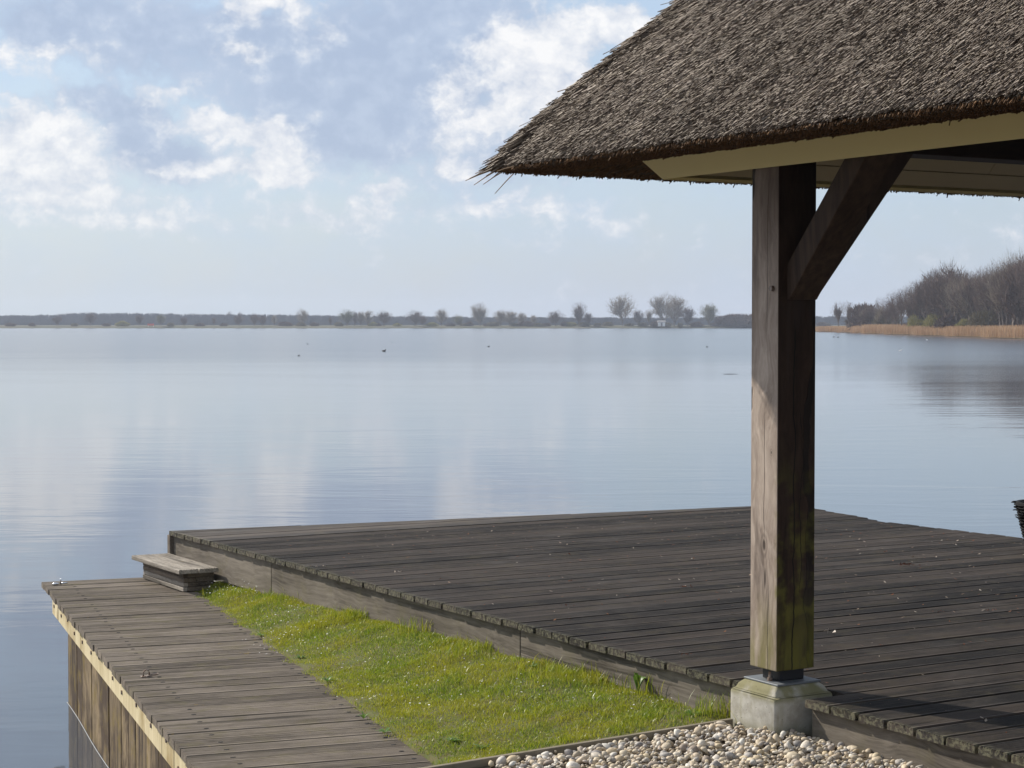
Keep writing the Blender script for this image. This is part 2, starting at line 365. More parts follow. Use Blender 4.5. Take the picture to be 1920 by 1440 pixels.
def post_mat():
    t = mat('oak_post_wood'); co = oco(t); x, y, z = t.sep(co)
    g = t.v('MULTIPLY', co, (26, 26, 1.0)); wv = t.scale(t.v('SUBTRACT', t.noise(t.v('MULTIPLY', co, (1, 1, .6)), 4.5, 3, out=1), (.5, .5, .5)), 4.2)
    g = t.v('ADD', g, wv); fine = t.noise(g, 2.2, 6, .68); band = t.noise(t.v('MULTIPLY', g, (.33, .33, .5)), 1.6, 3, .5)
    big = t.noise(co, 2.0, 4, .6)
    f = t.m('ADD', t.m('MULTIPLY_ADD', t.m('SUBTRACT', fine, .5), 1.2, .5), t.m('MULTIPLY', t.m('SUBTRACT', band, .5), 1.3), clamp=True)
    n = t.sep(t.new('ShaderNodeTexCoord').outputs['Normal'])
    weather_shade = t.sstep(n[0], -.2, -.6)                       # the side to the open water is bleached grey, the others brown, painted darker to deepen their shade
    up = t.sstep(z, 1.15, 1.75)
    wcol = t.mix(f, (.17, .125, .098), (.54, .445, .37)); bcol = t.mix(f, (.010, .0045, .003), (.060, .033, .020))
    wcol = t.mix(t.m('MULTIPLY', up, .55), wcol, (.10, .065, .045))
    col = t.mix(weather_shade, bcol, wcol)
    cr = t.sstep(t.noise(t.v('MULTIPLY', g, (.30, .30, .25)), 1.3, 1.5, .4, dist=.3), .70, .735)
    col = t.mix(t.m('MULTIPLY', cr, .8), col, (.012, .008, .006))
    dk = t.sstep(t.noise(t.v('MULTIPLY', co, (9, 9, 1.3)), 1.5, 3), .56, .66)
    col = t.mix(t.m('MULTIPLY', dk, .35), col, (.05, .035, .03))
    ml = t.m('MULTIPLY', t.sstep(z, .34, .02), t.sstep(t.noise(t.v('MULTIPLY', co, (14, 14, 2.2)), 1.3, 4), .30, .62))
    edge = t.m('MULTIPLY', t.m('MAXIMUM', t.sstep(x, .155, .172), t.m('MULTIPLY', t.sstep(y, .02, .004), .9)), t.m('MULTIPLY', t.sstep(z, .9, .3), t.sstep(t.noise(co, 12, 4), .42, .66)))
    col = t.mix(t.m('MULTIPLY', t.m('MAXIMUM', ml, edge), .72), col, (.15, .14, .022))
    def knot(u, u0, z0, ru, rz, face):
        q = t.m('SQRT', t.m('ADD', t.m('POWER', t.m('MULTIPLY', t.m('SUBTRACT', u, u0), 1 / ru), 2), t.m('POWER', t.m('MULTIPLY', t.m('SUBTRACT', z, z0), 1 / rz), 2)))
        q = t.m('ADD', q, t.m('MULTIPLY', t.m('SUBTRACT', band, .5), .8)); fall = t.m('MULTIPLY', t.m('EXPONENT', t.m('MULTIPLY', t.m('MULTIPLY', q, q), -.8)), face)
        return t.m('MULTIPLY', fall, t.m('MULTIPLY_ADD', t.m('SINE', t.m('MULTIPLY', q, 11)), .5, .5)), t.m('MULTIPLY', t.sstep(q, .5, .15), face)
    lf = t.sstep(n[0], -.5, -.8); rf = t.sstep(n[1], -.5, -.8)
    for (u, u0, z0, ru, rz, face, am) in ((y, .035, .795, .010, .018, lf, .55), (y, .075, .455, .024, .055, lf, .6), (y, .07, .33, .022, .11, lf, .3), (x, .12, .36, .020, .05, rf, .5)):
        k1, k2 = knot(u, u0, z0, ru, rz, face); col = t.mix(t.m('MULTIPLY', k1, am), col, (.07, .05, .04)); col = t.mix(t.m('MULTIPLY', k2, .7), col, (.035, .025, .02))
    def crack(u, u0, za, zb, wd_, face, seed, wob=.03):
        c_ = t.m('ADD', t.m('MULTIPLY', t.m('SUBTRACT', t.noise(t.xyz(seed, 0.0, t.m('MULTIPLY', z, 3.0)), 1.5, 4, .5), .5), wob), u0)
        ww = t.m('MULTIPLY', t.sstep(z, za, za + .12), t.sstep(z, zb, zb - .12)); d_ = t.m('ABSOLUTE', t.m('SUBTRACT', u, c_))
        return t.m('MULTIPLY', t.m('MULTIPLY', t.m('LESS_THAN', d_, t.m('MULTIPLY', ww, wd_)), face), 1.0)
    ck = None
    for a_ in ((y, .075, .42, .98, .0013, lf, 1.0), (y, .050, -.1, .38, .0013, lf, 2.0), (x, .075, -.1, 1.3, .0028, rf, 3.0, .06), (x, .11, .25, 1.0, .0016, rf, 4.0, .08), (y, .06, 1.2, 1.8, .001, lf, 5.0)):
        c_ = crack(*a_); ck = c_ if ck is None else t.m('MAXIMUM', ck, c_)
    col = t.mix(t.m('MULTIPLY', ck, .92), col, (.006, .004, .003)); cr = t.m('MAXIMUM', cr, ck)
    t.put(t.b.inputs['Base Color'], col); t.b.inputs['Roughness'].default_value = .82
    h = t.m('SUBTRACT', t.m('ADD', fine, band), t.m('MULTIPLY', cr, 3))
    t.put(t.b.inputs['Normal'], t.bump(h, .9, .002)); return t.mat


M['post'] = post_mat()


def simple(name, col, rough=.6, metal=0.0, spec=.4, nz=0.0, nscale=20, bumpd=0.0, col2=None):
    t = mat(name); co = oco(t)
    if col2 is not None:
        n = t.noise(co, nscale, 5, .65); t.put(t.b.inputs['Base Color'], t.mix(t.sstep(n, .35, .65), col, col2))
    else:
        n = t.noise(co, nscale, 5, .6); t.put(t.b.inputs['Base Color'], t.mix(t.m('MULTIPLY', n, nz), col, tuple(c * .4 for c in col)))
    t.b.inputs['Roughness'].default_value = rough; t.b.inputs['Metallic'].default_value = metal; t.b.inputs['Specular IOR Level'].default_value = spec
    if bumpd: t.put(t.b.inputs['Normal'], t.bump(t.noise(co, nscale * 2, 5, .7), .8, bumpd))
    return t.mat


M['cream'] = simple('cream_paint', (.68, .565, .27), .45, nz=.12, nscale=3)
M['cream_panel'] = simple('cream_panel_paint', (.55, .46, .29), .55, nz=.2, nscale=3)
M['steel'] = simple('galvanised_steel', (.20, .215, .23), .65, .5, nz=.5, nscale=40)
M['black_steel'] = simple('black_steel', (.02, .02, .022), .5, .3, nz=.2)
M['rust'] = simple('rusty_steel', (.16, .09, .05), .6, .6, col2=(.25, .22, .2), nscale=60)
M['chrome'] = simple('bright_steel', (.65, .66, .68), .2, 1.0, nz=.1)
M['hole'] = simple('screw_hole', (.012, .010, .009), .9, nz=.2)
M['turf'] = simple('mossy_turf', (.10, .085, .028), .95, col2=(.075, .09, .018), nscale=14, bumpd=.01)
M['soil'] = simple('soil', (.06, .045, .03), .95, col2=(.11, .085, .055), nscale=18, bumpd=.01)
M['redleaf'] = simple('red_brown_debris', (.16, .05, .025), .8, col2=(.08, .035, .02), nscale=30)
M['paleleaf'] = simple('pale_debris', (.38, .30, .22), .8, col2=(.5, .45, .4), nscale=30)
M['wicker'] = simple('black_wicker', (.005, .005, .006), .8, spec=.15, nz=.3, nscale=60)


def concrete():
    t = mat('mossy_concrete'); co = oco(t); x, y, z = t.sep(co)
    n = t.noise(co, 14, 6, .65); col = t.mix(t.sstep(n, .3, .7), (.30, .28, .235), (.47, .45, .40))
    pit = t.sstep(t.vor(co, 55), .16, .05); col = t.mix(t.m('MULTIPLY', pit, .5), col, (.12, .11, .09))
    bev = t.m('MULTIPLY', t.sstep(z, .095, .125), t.sstep(t.noise(co, 9, 4), .30, .5))
    streak = t.sstep(t.noise(t.v('MULTIPLY', co, (22, 22, 3)), 1.0, 3), .5, .66)
    col = t.mix(t.m('MULTIPLY', t.m('MAXIMUM', bev, t.m('MULTIPLY', streak, .35)), .85), col, (.18, .165, .07))
    lo = t.sstep(z, .05, -.01); col = t.mix(t.m('MULTIPLY', lo, .5), col, (.20, .19, .11))
    t.put(t.b.inputs['Base Color'], col); t.b.inputs['Roughness'].default_value = .92
    t.put(t.b.inputs['Normal'], t.bump(t.m('SUBTRACT', n, pit), .7, .003)); return t.mat


M['concrete'] = concrete()


def island_mat(name, cols, rough=.7, spec=.3, transl=0.0, big=None, bigscale=2.0, bump=0.0):
    """colour per loose piece, patched at large scale"""
    t = mat(name); rnd = t.new('ShaderNodeNewGeometry').outputs['Random Per Island']
    k = len(cols); col = t.ramp(rnd, [(i / max(1, k - 1), c) for i, c in enumerate(cols)])
    if big:
        f = t.sstep(t.noise(oco(t), bigscale, 4, .6), .40, .62); col = t.mix(t.m('MULTIPLY', f, big[1]), col, big[0])
    t.put(t.b.inputs['Base Color'], col); t.b.inputs['Roughness'].default_value = rough; t.b.inputs['Specular IOR Level'].default_value = spec
    if bump: t.put(t.b.inputs['Normal'], t.bump(t.noise(oco(t), 90, 4, .6), .6, bump))
    if transl:
        tr = t.new('ShaderNodeBsdfTranslucent'); t.put(tr.inputs[0], col); mx = t.new('ShaderNodeMixShader'); mx.inputs[0].default_value = transl
        t.l.new(t.b.outputs[0], mx.inputs[1]); t.l.new(tr.outputs[0], mx.inputs[2]); t.l.new(mx.outputs[0], t.o.inputs[0])
    return t.mat


M['reed_top'] = island_mat('weathered_thatch', [(.060, .041, .029), (.145, .104, .075), (.21, .157, .120), (.30, .24, .195), (.10, .068, .047), (.25, .193, .148), (.18, .138, .085), (.38, .32, .27)], .6, .4, big=((.11, .078, .052), .5), bigscale=2.2)
M['reed_under'] = island_mat('brown_thatch_underside', [(.085, .045, .021), (.15, .08, .037), (.045, .024, .012), (.21, .115, .055)], .75, .2)
M['thatch_core'] = simple('thatch_core', (.05, .036, .025), .95, col2=(.09, .066, .045), nscale=60, bumpd=.01)
M['grass'] = island_mat('lawn_blades', [(.09, .17, .008), (.19, .29, .012), (.30, .35, .018), (.045, .10, .006), (.37, .38, .025), (.20, .31, .012), (.46, .43, .12), (.10, .20, .010)], .38, .6, .45, big=((.40, .37, .025), .6), bigscale=2.6)
M['weed'] = island_mat('broad_weed_leaf', [(.07, .15, .02), (.12, .22, .03), (.05, .11, .02)], .4, .5, .35)
M['daisy'] = island_mat('small_white_petals', [(.6, .6, .6), (.75, .75, .72)], .6, .3)
M['pebble'] = island_mat('river_pebbles', [(.44, .36, .26), (.62, .51, .37), (.26, .21, .17), (.66, .60, .52), (.16, .15, .15), (.52, .42, .27), (.38, .35, .32), (.60, .50, .34), (.20, .185, .18), (.70, .66, .58), (.44, .34, .21), (.50, .46, .39)], .62, .35, bump=.002)
M['reedbed'] = island_mat('dry_reed_stems', [(.38, .235, .135), (.50, .335, .20), (.43, .275, .155), (.56, .40, .255), (.32, .195, .115)], .8, .2, .3, big=((.36, .225, .13), .5), bigscale=.05)
M['bark'] = simple('bare_bark', (.10, .08, .068), .9, col2=(.17, .14, .12), nscale=3)
M['twig'] = island_mat('bare_twigs', [(.12, .082, .066), (.18, .125, .10), (.085, .058, .048)], .85, .15)
M['twig_g'] = island_mat('budding_twigs', [(.17, .16, .10), (.22, .22, .12), (.13, .12, .085)], .85, .15, .2)
M['twig_p'] = island_mat('pale_twigs', [(.26, .215, .165), (.34, .29, .22), (.19, .155, .125)], .85, .15, .1)
M['bush_y'] = island_mat('yellow_green_bush_leaves', [(.22, .21, .075), (.30, .27, .10), (.14, .14, .06)], .8, .2, .3)
M['bush_b'] = island_mat('brown_green_bush', [(.14, .12, .07), (.19, .16, .10), (.10, .085, .055)], .85, .15, .2)
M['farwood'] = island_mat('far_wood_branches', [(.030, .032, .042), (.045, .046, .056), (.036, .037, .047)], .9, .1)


def land_mat():
    t = mat('meadow'); co = oco(t)
    n = t.noise(t.v('MULTIPLY', co, (1, 3, 1)), .03, 6, .65); n2 = t.noise(co, .4, 5, .7)
    c = t.mix(t.sstep(n, .4, .6), (.06, .062, .028), (.10, .088, .045)); c = t.mix(t.m('MULTIPLY', t.sstep(n2, .4, .65), .6), c, (.05, .048, .022))
    t.put(t.b.inputs['Base Color'], c); t.b.inputs['Roughness'].default_value = .95; return t.mat


M['land'] = land_mat()


def water_mat():
    t = mat('lake_water'); b = t.b; g = t.new('ShaderNodeNewGeometry').outputs['Position']
    b.inputs['Base Color'].default_value = (.058, .064, .078, 1); b.inputs['IOR'].default_value = 1.40
    b.inputs['Specular IOR Level'].default_value = .5
    x, y, z = t.sep(g)
    big = t.noise(t.v('MULTIPLY', g, (.3, 1, 1)), .055, 4, .6, dist=.8)
    calm = t.sstep(big, .36, .62)
    near = t.noise(t.v('MULTIPLY', g, (.35, 1, 1)), .45, 3, .6, dist=.6)
    dist = t.v('LENGTH', g)
    nearf = t.sstep(dist, 60, 9)
    s1 = t.noise(t.v('MULTIPLY', g, (.38, 1, 1)), 4.4, 3, .5, dist=.5)
    s2 = t.noise(t.v('MULTIPLY', g, (.55, 1, 1)), 1.5, 3, .5, dist=.4)
    s3 = t.noise(t.v('MULTIPLY', g, (.6, 1, 1)), 12.0, 2, .5)
    amp = t.m('MULTIPLY_ADD', calm, .85, .25)
    amp = t.m('MULTIPLY', amp, t.m('MULTIPLY_ADD', t.sstep(near, .4, .62), .7, .5))
    h = t.m('ADD', t.m('ADD', t.m('MULTIPLY', s1, .0021), t.m('MULTIPLY', s2, .0036)), t.m('MULTIPLY', s3, .00022))
    h = t.m('MULTIPLY', h, amp)
    t.put(b.inputs['Normal'], t.bump(h, 1.0, 1.0))
    t.put(b.inputs['Roughness'], t.m('MULTIPLY_ADD', t.sstep(t.m('ADD', dist, t.m('MULTIPLY', big, 60)), 70, 190), .12, .05))
    return t.mat


M['water'] = water_mat()
# ------------------------------------------------------------------ water and land
DECK = CZ - 1.35; WALK = CZ - 1.64
mb = MB(); mb.v = [(-1600, -500, 0), (1600, -500, 0), (1600, 1700, 0), (-1600, 1700, 0)]; mb.f = [(0, 1, 2, 3)]
o = link('lake_water', mb.mesh('lake_water', M['water'])); tag(o, kind='structure')
mb = MB(); mb.v = [(-1650, -550, -2.5), (1650, -550, -2.5), (1650, 1750, -2.5), (-1650, 1750, -2.5)]; mb.f = [(0, 1, 2, 3)]
o = link('ground', mb.mesh('ground', M['land'])); tag(o, kind='structure')


def land_strip(name, near, far_y, h, width=18):
    """land whose near shore follows points (x, y); rises to h"""
    V = []; Fc = []; k = len(near)
    for i, (x, y) in enumerate(near):
        V += [(x, y - 1.5, -.5), (x, y, .12), (x, y + 5, h * .8), (x, y + width, h), (x, far_y, h)]
    for i in range(k - 1):
        for j in range(4):
            a = i * 5 + j; Fc.append((a, a + 5, a + 6, a + 1))
    m = MB(); m.v = V; m.f = Fc; return link(name, m.mesh(name, M['land']))


near = [(x, 868 + 5 * math.sin(x * .02) + 3 * math.sin(x * .11)) for x in range(-1400, 1400, 20)]
o = land_strip('far_bank', near, 1740, 1.0); tag(o, kind='structure')
# ------------------------------------------------------------------ trees


def make_tree(seed, H, spread, upright, trunk_h, n1, twigs, tw_len, tw_w, multi=1, brm=.06):
    r = random.Random(seed); segs = []; tips = []
    def grow(p, d, L, rd, lev, maxlev):
        n = 3; q = p
        for i in range(n):
            d2 = (d + Vector((r.gauss(0, .13), r.gauss(0, .13), r.gauss(0, .08) + (.06 if lev else 0)))).normalized()
            q2 = q + d2 * (L / n); segs.append((q, q2, rd * (1 - .28 * i / n), rd * (1 - .28 * (i + 1) / n), lev))
            if lev >= 1 or i == n - 1:
                tips.append((q2, d2, lev))
            q = q2; d = d2
            if lev < maxlev and (lev > 0 or q.z > trunk_h * .7):
                for c in range(2 if lev else 3):
                    a = r.uniform(0, 6.283); ang = r.uniform(.45, 1.0) * (1 - .45 * upright)
                    u = d.orthogonal().normalized(); vv = d.cross(u)
                    nd = (d * math.cos(ang) + (u * math.cos(a) + vv * math.sin(a)) * math.sin(ang)); nd.z += .25 + upright * .3; nd.normalize()
                    grow(q, nd, L * r.uniform(.55, .8), rd * .5, lev + 1, maxlev)
    for s in range(multi):
        d = Vector((r.gauss(0, .08 + .12 * (multi > 1)), r.gauss(0, .08 + .12 * (multi > 1)), 1)).normalized()
        p = Vector((r.uniform(-.5, .5) * (multi - 1), r.uniform(-.5, .5) * (multi - 1), -.3))
        grow(p, d, H * .55, H * .018, 0, n1)
    # fit crown to H and spread
    mz = max(s[1].z for s in segs) * 1.08; mx = max(max(abs(s[1].x), abs(s[1].y)) for s in segs) * 1.05
    sz = H / mz; sx = spread / mx
    def fit(p):
        k = min(1.0, max(0.0, p.z / (trunk_h + .01))); return Vector((p.x * (1 + (sx - 1) * k), p.y * (1 + (sx - 1) * k), p.z * sz))
    T = [s for s in segs if s[4] <= 1]; C = [s for s in segs if s[4] > 1]
    def segmesh(L, sides):
        P = np.array([fit(s[0]) for s in L]); Q = np.array([fit(s[1]) for s in L]); D = Q - P; ln = np.linalg.norm(D, axis=1) + 1e-6
        return sticks(P, D / ln[:, None], ln, [max(brm, s[2]) for s in L], [max(brm * .7, s[3]) for s in L], sides, False)
    tv, tf = segmesh(T, 5)
    cv, cf = segmesh(C, 3)
    nr = np.random.default_rng(seed)
    hi = [t for t in tips if t[2] >= max(1, n1 - 1)]
    cz_ = (trunk_h * .8 + H) / 2; rz_ = H - cz_; bad_ = None
    idx = nr.integers(0, len(hi), twigs)
    P = np.array([fit(hi[i][0]) for i in idx]); D = np.array([hi[i][1] for i in idx]) + nr.normal(0, .55, (twigs, 3)); D[:, 2] += .25 + upright * .35
    D /= np.linalg.norm(D, axis=1)[:, None]; P = P + nr.normal(0, .16 * tw_len, (twigs, 3))
    h2 = twigs // 2; q = nr.normal(0, 1, (h2, 3)); q /= np.linalg.norm(q, axis=1)[:, None]; lob = 1 + .14 * np.sin(q[:, 0] * 4 + seed) * np.sin(q[:, 2] * 5 + seed) + .10 * np.sin(q[:, 1] * 7)
    q2 = q * (nr.uniform(.10, 1, h2) ** .45 * lob)[:, None]; P[:h2] = q2 * np.array([spread * .92, spread * .92, rz_ * .95]) + np.array([0, 0, cz_])
    D[:h2] = q * (1 - upright * .4) + nr.normal(0, .30, (h2, 3)); D[:h2, 2] += .5 + upright * .4; D[:h2] /= np.linalg.norm(D[:h2], axis=1)[:, None]
    L = tw_len * nr.uniform(.5, 1.2, twigs); side = np.cross(D, nr.normal(0, 1, (twigs, 3))); side /= np.linalg.norm(side, axis=1)[:, None]
    Wd = tw_w * nr.uniform(.6, 1.3, twigs)
    V = np.stack([P - side * Wd[:, None] / 2, P + side * Wd[:, None] / 2, P + D * L[:, None]], 1).reshape(-1, 3)
    Fw = np.arange(twigs * 3).reshape(-1, 3)
    cv2 = np.concatenate([cv, V]); cf2 = np.concatenate([cf, Fw + len(cv)])
    return (tv, tf), (cv2, cf2)


VAR = {}
specs = {'round': (3, 12, 5.6, .35, 2.2, 3, 5200, 1.2, .045, 1, .075), 'round2': (8, 12, 5.0, .5, 2.0, 3, 5200, 1.2, .045, 2, .075), 'wide': (5, 8, 4.6, .2, 1.6, 3, 3600, .9, .045, 2, .06),
         'oval': (12, 9, 2.9, .6, 1.5, 3, 2800, .9, .04, 1, .055), 'slim': (21, 9, 2.0, .9, 1.6, 3, 1800, .9, .04, 1, .05), 'alder': (31, 11, 3.0, .5, 3.0, 3, 4200, .7, .026, 1, .035),
         'alder2': (37, 11, 3.4, .4, 4.0, 3, 4200, .7, .026, 2, .035), 'alder3': (43, 12, 2.6, .8, 3.5, 3, 3600, .8, .026, 1, .032), 'open': (57, 9, 2.7, .45, 3.0, 3, 2600, .5, .035, 1, .05)}
for k, sp in specs.items():
    (tv, tf), (cv, cf) = make_tree(*sp)
    VAR[k] = (sp[1], sp[2], (tv, tf), (cv, cf), np_mesh('trunk', tv, tf, M['bark']), {})


def crown_mesh(k, tw):
    d = VAR[k][5]
    if tw not in d: d[tw] = np_mesh('crown', *VAR[k][3], M[tw])
    return d[tw]


def tree(kind, x, y, z, H, wscale, tw, name, label, cat='tree', group=None):
    v = VAR[kind]; t = empty(name, (x, y, z), R.uniform(0, 6.28)); s = H / v[0]; t.scale = (s * wscale, s * wscale, s)
    a = bpy.data.objects.new('trunk', v[4]); a.parent = t; COL.objects.link(a)
    b = bpy.data.objects.new('crown', crown_mesh(kind, tw)); b.parent = t; COL.objects.link(b)
    tag(t, label, cat, group); return t


def XD(px, D): return (px - 960) / 3550 * D


def bush_mesh(seed, n, w_, h_, m_, leaf=.25):
    nr = np.random.default_rng(seed); c = nr.normal(0, 1, (n, 3)); c /= np.linalg.norm(c, axis=1)[:, None]; c *= nr.uniform(.45, 1, n)[:, None] ** .6
    lob = 1 + .25 * np.sin(c[:, 0] * 5 + seed) * np.cos(c[:, 2] * 4 + seed * 2)
    P = c * lob[:, None] * np.array([w_ / 2, w_ / 2, h_ * .55]); P[:, 2] = np.abs(P[:, 2] + h_ * .42)
    D = c * .8 + nr.normal(0, .5, (n, 3)); D[:, 2] += .6; D /= np.linalg.norm(D, axis=1)[:, None]
    side = np.cross(D, nr.normal(0, 1, (n, 3))); side /= np.linalg.norm(side, axis=1)[:, None]; L = leaf * nr.uniform(.6, 1.6, n)
    V = np.stack([P - side * leaf * .14, P + side * leaf * .14, P + D * L[:, None]], 1).reshape(-1, 3)
    # stems inside
    sp = np.tile(np.array([0, 0, 0.0]), (14, 1)) + nr.normal(0, .1, (14, 3)); sp[:, 2] = 0; sdv = nr.normal(0, .5, (14, 3)); sdv[:, 2] = 1.2; sdv /= np.linalg.norm(sdv, axis=1)[:, None]
    sv, sf = sticks(sp, sdv, np.full(14, h_ * .8), np.full(14, .03), np.full(14, .01), 3, False)
    return np_mesh('foliage', V, np.arange(n * 3).reshape(-1, 3), m_), np_mesh('stems', sv, sf, M['bark'])


BUSH = {}
for nm, mt in (('y', 'bush_y'), ('b', 'bush_b'), ('t', 'twig')):
    for q in range(2): BUSH[nm + str(q)] = bush_mesh(q * 7 + ord(nm), 2600, 4.0, 2.6, M[mt], .42)


def bush(kind, x, y, z, wd_, h, name, label, group=None):
    t = empty(name, (x, y, z), R.uniform(0, 6.28)); t.scale = (wd_ / 4.0, wd_ / 4.0, h / 2.6)
    for nm, me in zip(('foliage', 'stems'), BUSH[kind]):
        a = bpy.data.objects.new(nm, me); a.parent = t; COL.objects.link(a)
    tag(t, label, 'bush', group); return t


DF = 880.0
far_trees = [  # px, top y, kind, width scale, twig material, label
    (170, 588, 'oval', 1.5, 'twig', 'dark bare tree on the far shore near the left end of the blue wood'),
    (107, 593, 'wide', .9, 'twig', 'small faint tree on the far bank, first from the left'),
    (262, 591, 'oval', 1.1, 'twig', 'slender dark tree on the far bank left of the pale yellowish one'),
    (302, 591, 'oval', 1.3, 'twig_g', 'small yellow-green budding tree on the left far bank'),
    (345, 595, 'wide', .8, 'twig', 'low bare tree on the far bank right of the yellowish tree'),
    (402, 596, 'slim', 1.2, 'twig', 'thin low tree on the left far bank below the two distant spires'),
    (449, 591, 'wide', .9, 'twig', 'bare bushy tree before the blue wood, under the pair of tall far tops'),
    (478, 590, 'oval', 1.3, 'twig', 'rounded bare tree standing left of its twin before the blue wood'),
    (492, 592, 'oval', 1.2, 'twig', 'rounded bare tree standing right of its twin before the blue wood'),
    (515, 592, 'slim', 1.3, 'twig_p', 'thin pale tree on the far bank left of the first tall single tree'),
    (566, 582, 'round', .85, 'twig_p', 'first tall single tree from the left on the far shore'),
    (621, 595, 'slim', 1.2, 'twig', 'small thin tree alone on the far bank left of the broad green-brown tree'),
    (649, 583, 'wide', 1.0, 'twig_g', 'broad green-brown tree opening a row of four on the far shore'),
    (664, 586, 'slim', 1.3, 'twig', 'dark slim tree, second in the row of four on the far shore'),
    (677, 586, 'oval', 1.1, 'twig_p', 'pale tree, third in the row of four on the far shore'),
    (692, 584, 'slim', 1.7, 'twig_p', 'pale upright tree closing the row of four on the far shore'),
    (720, 586, 'oval', 1.7, 'twig', 'round dark tree standing alone right of the row of four'),
    (777, 585, 'wide', 1.25, 'twig', 'wide flat-topped bare tree with a small dark neighbour on the far shore'),
    (794, 594, 'oval', 1.2, 'twig', 'small dark tree touching the wide flat-topped one'),
    (828, 582, 'oval', 1.2, 'twig_p', 'upright oval tree left of the long low green bushes'),
    (858, 592, 'wide', 1.0, 'twig_g', 'low spreading green-brown tree beside the biggest round tree of the centre'),
    (899, 572, 'round2', 1.0, 'twig_p', 'big round-crowned bare tree at the centre of the far shore'),
    (939, 584, 'oval', 1.4, 'twig_p', 'pale left tree of a close pair right of the central round tree'),
    (955, 585, 'oval', 1.7, 'twig_p', 'pale right tree of a close pair right of the central round tree'),
    (979, 588, 'oval', 1.1, 'twig_p', 'small pale tree right of the close pale pair'),
    (1000, 592, 'oval', 1.0, 'twig_p', 'thin low pale tree between the close pair and the wide bare crown'),
    (1043, 585, 'wide', 1.1, 'twig', 'wide bare crown left of the forked tall tree'),
    (1086, 571, 'round2', .85, 'twig', 'forked tall bare tree left of the two largest far trees'),
    (1102, 588, 'oval', 1.2, 'twig', 'short tree tucked at the right foot of the forked tall one'),
    (1167, 558, 'round', 1.05, 'twig_p', 'left one of the two largest round trees on the far shore'),
    (1197, 584, 'oval', 1.1, 'twig', 'small dark tree just right of the left largest tree'),
    (1215, 583, 'slim', 1.2, 'twig_p', 'slim pale tree midway between the two largest trees'),
    (1245, 557, 'round', .95, 'twig_p', 'largest round tree above the small white hut'),
    (1264, 559, 'oval', 1.3, 'twig_p', 'tall oval tree leaning on the largest round tree beside the white hut'),
    (1289, 579, 'oval', 1.4, 'twig', 'bare medium tree right of the white hut and its big trees'),
    (1329, 573, 'oval', 1.3, 'twig_g', 'yellow-green budding tree standing alone left of the oak post'),
    (1350, 593, 'wide', .7, 'twig', 'small round dark tree between the budding tree and the low grey thicket'),
]
for px, ty, kd, ws, tw, lb in far_trees:
    D = DF + R.uniform(-4, 14); z0 = .8; H = 1.12 * ((606 - ty) * D / 3550 + CZ - z0)
    tree(kd, XD(px, D), D, z0, H, ws * (1.15 if kd in ('oval', 'slim') else 1.0), tw, 'bare_tree', lb, 'tree', 'single trees along the far shore')
BL = {107: 'small faint first tree', 170: 'dark tree near the left end', 262: 'slender dark tree', 302: 'yellowish budding tree', 402: 'thin tree under the spires', 449: 'bushy tree under the spires', 515: 'thin pale tree', 566: 'first tall single tree', 649: 'broad tree of the row of four', 720: 'round dark tree', 777: 'wide flat-topped tree', 828: 'upright oval tree', 899: 'big central round tree', 955: 'close pale pair', 1000: 'thin low pale tree', 1043: 'wide bare crown', 1086: 'forked tall tree', 1167: 'left largest tree', 1215: 'slim pale tree', 1245: 'white hut', 1289: 'medium tree right of the hut', 1329: 'lone yellow-green tree'}
USED = set()
def bush_label(px, tall):
    k = min(BL, key=lambda q: abs(q - px)); side = 'left' if px < k else 'right'; nm = 'tall grey thicket bush' if tall else 'low scrubby bush'
    for c in ('just %s of the' % side, 'a little farther %s of the' % side, 'well %s of the' % side, 'farthest %s of the' % side, 'still farther %s of the' % side, 'away %s of the' % side, 'right beside the', 'close under the', 'in front of the'):
        lb = '%s %s %s' % (nm, c, BL[k])
        if lb not in USED: USED.add(lb); return lb
    return lb
thick = [(430 + i * 0, 0) for i in range(0)]
for i in range(46):
    px = [20, 60, 140, 200, 230, 320, 375, 420, 535, 590, 635, 710, 745, 810, 845, 870, 880, 915, 925, 965, 1010, 1025, 1060, 1070, 1120, 1140, 1180, 1205, 1230, 1275, 1305, 1340, 1362, 1372, 1383, 1392, 1401, 1409, 1420, 1540, 1552, 565, 700, 985, 1095, 1250][i]
    D = DF - 6 + R.uniform(0, 10); h = R.uniform(1.4, 2.6) if not 1360 <= px <= 1425 else R.uniform(4.5, 5.6)
    bush(R.choice(['b0', 'b1', 'y0', 't0', 't1']) if h < 3 else R.choice(['t0', 't1', 'b0']), XD(px, D), D, .7, h * R.uniform(1.6, 3.0), h, 'shore_bush', bush_label(px, h > 3), 'low bushes on the far bank')
# far-off wood: one mass


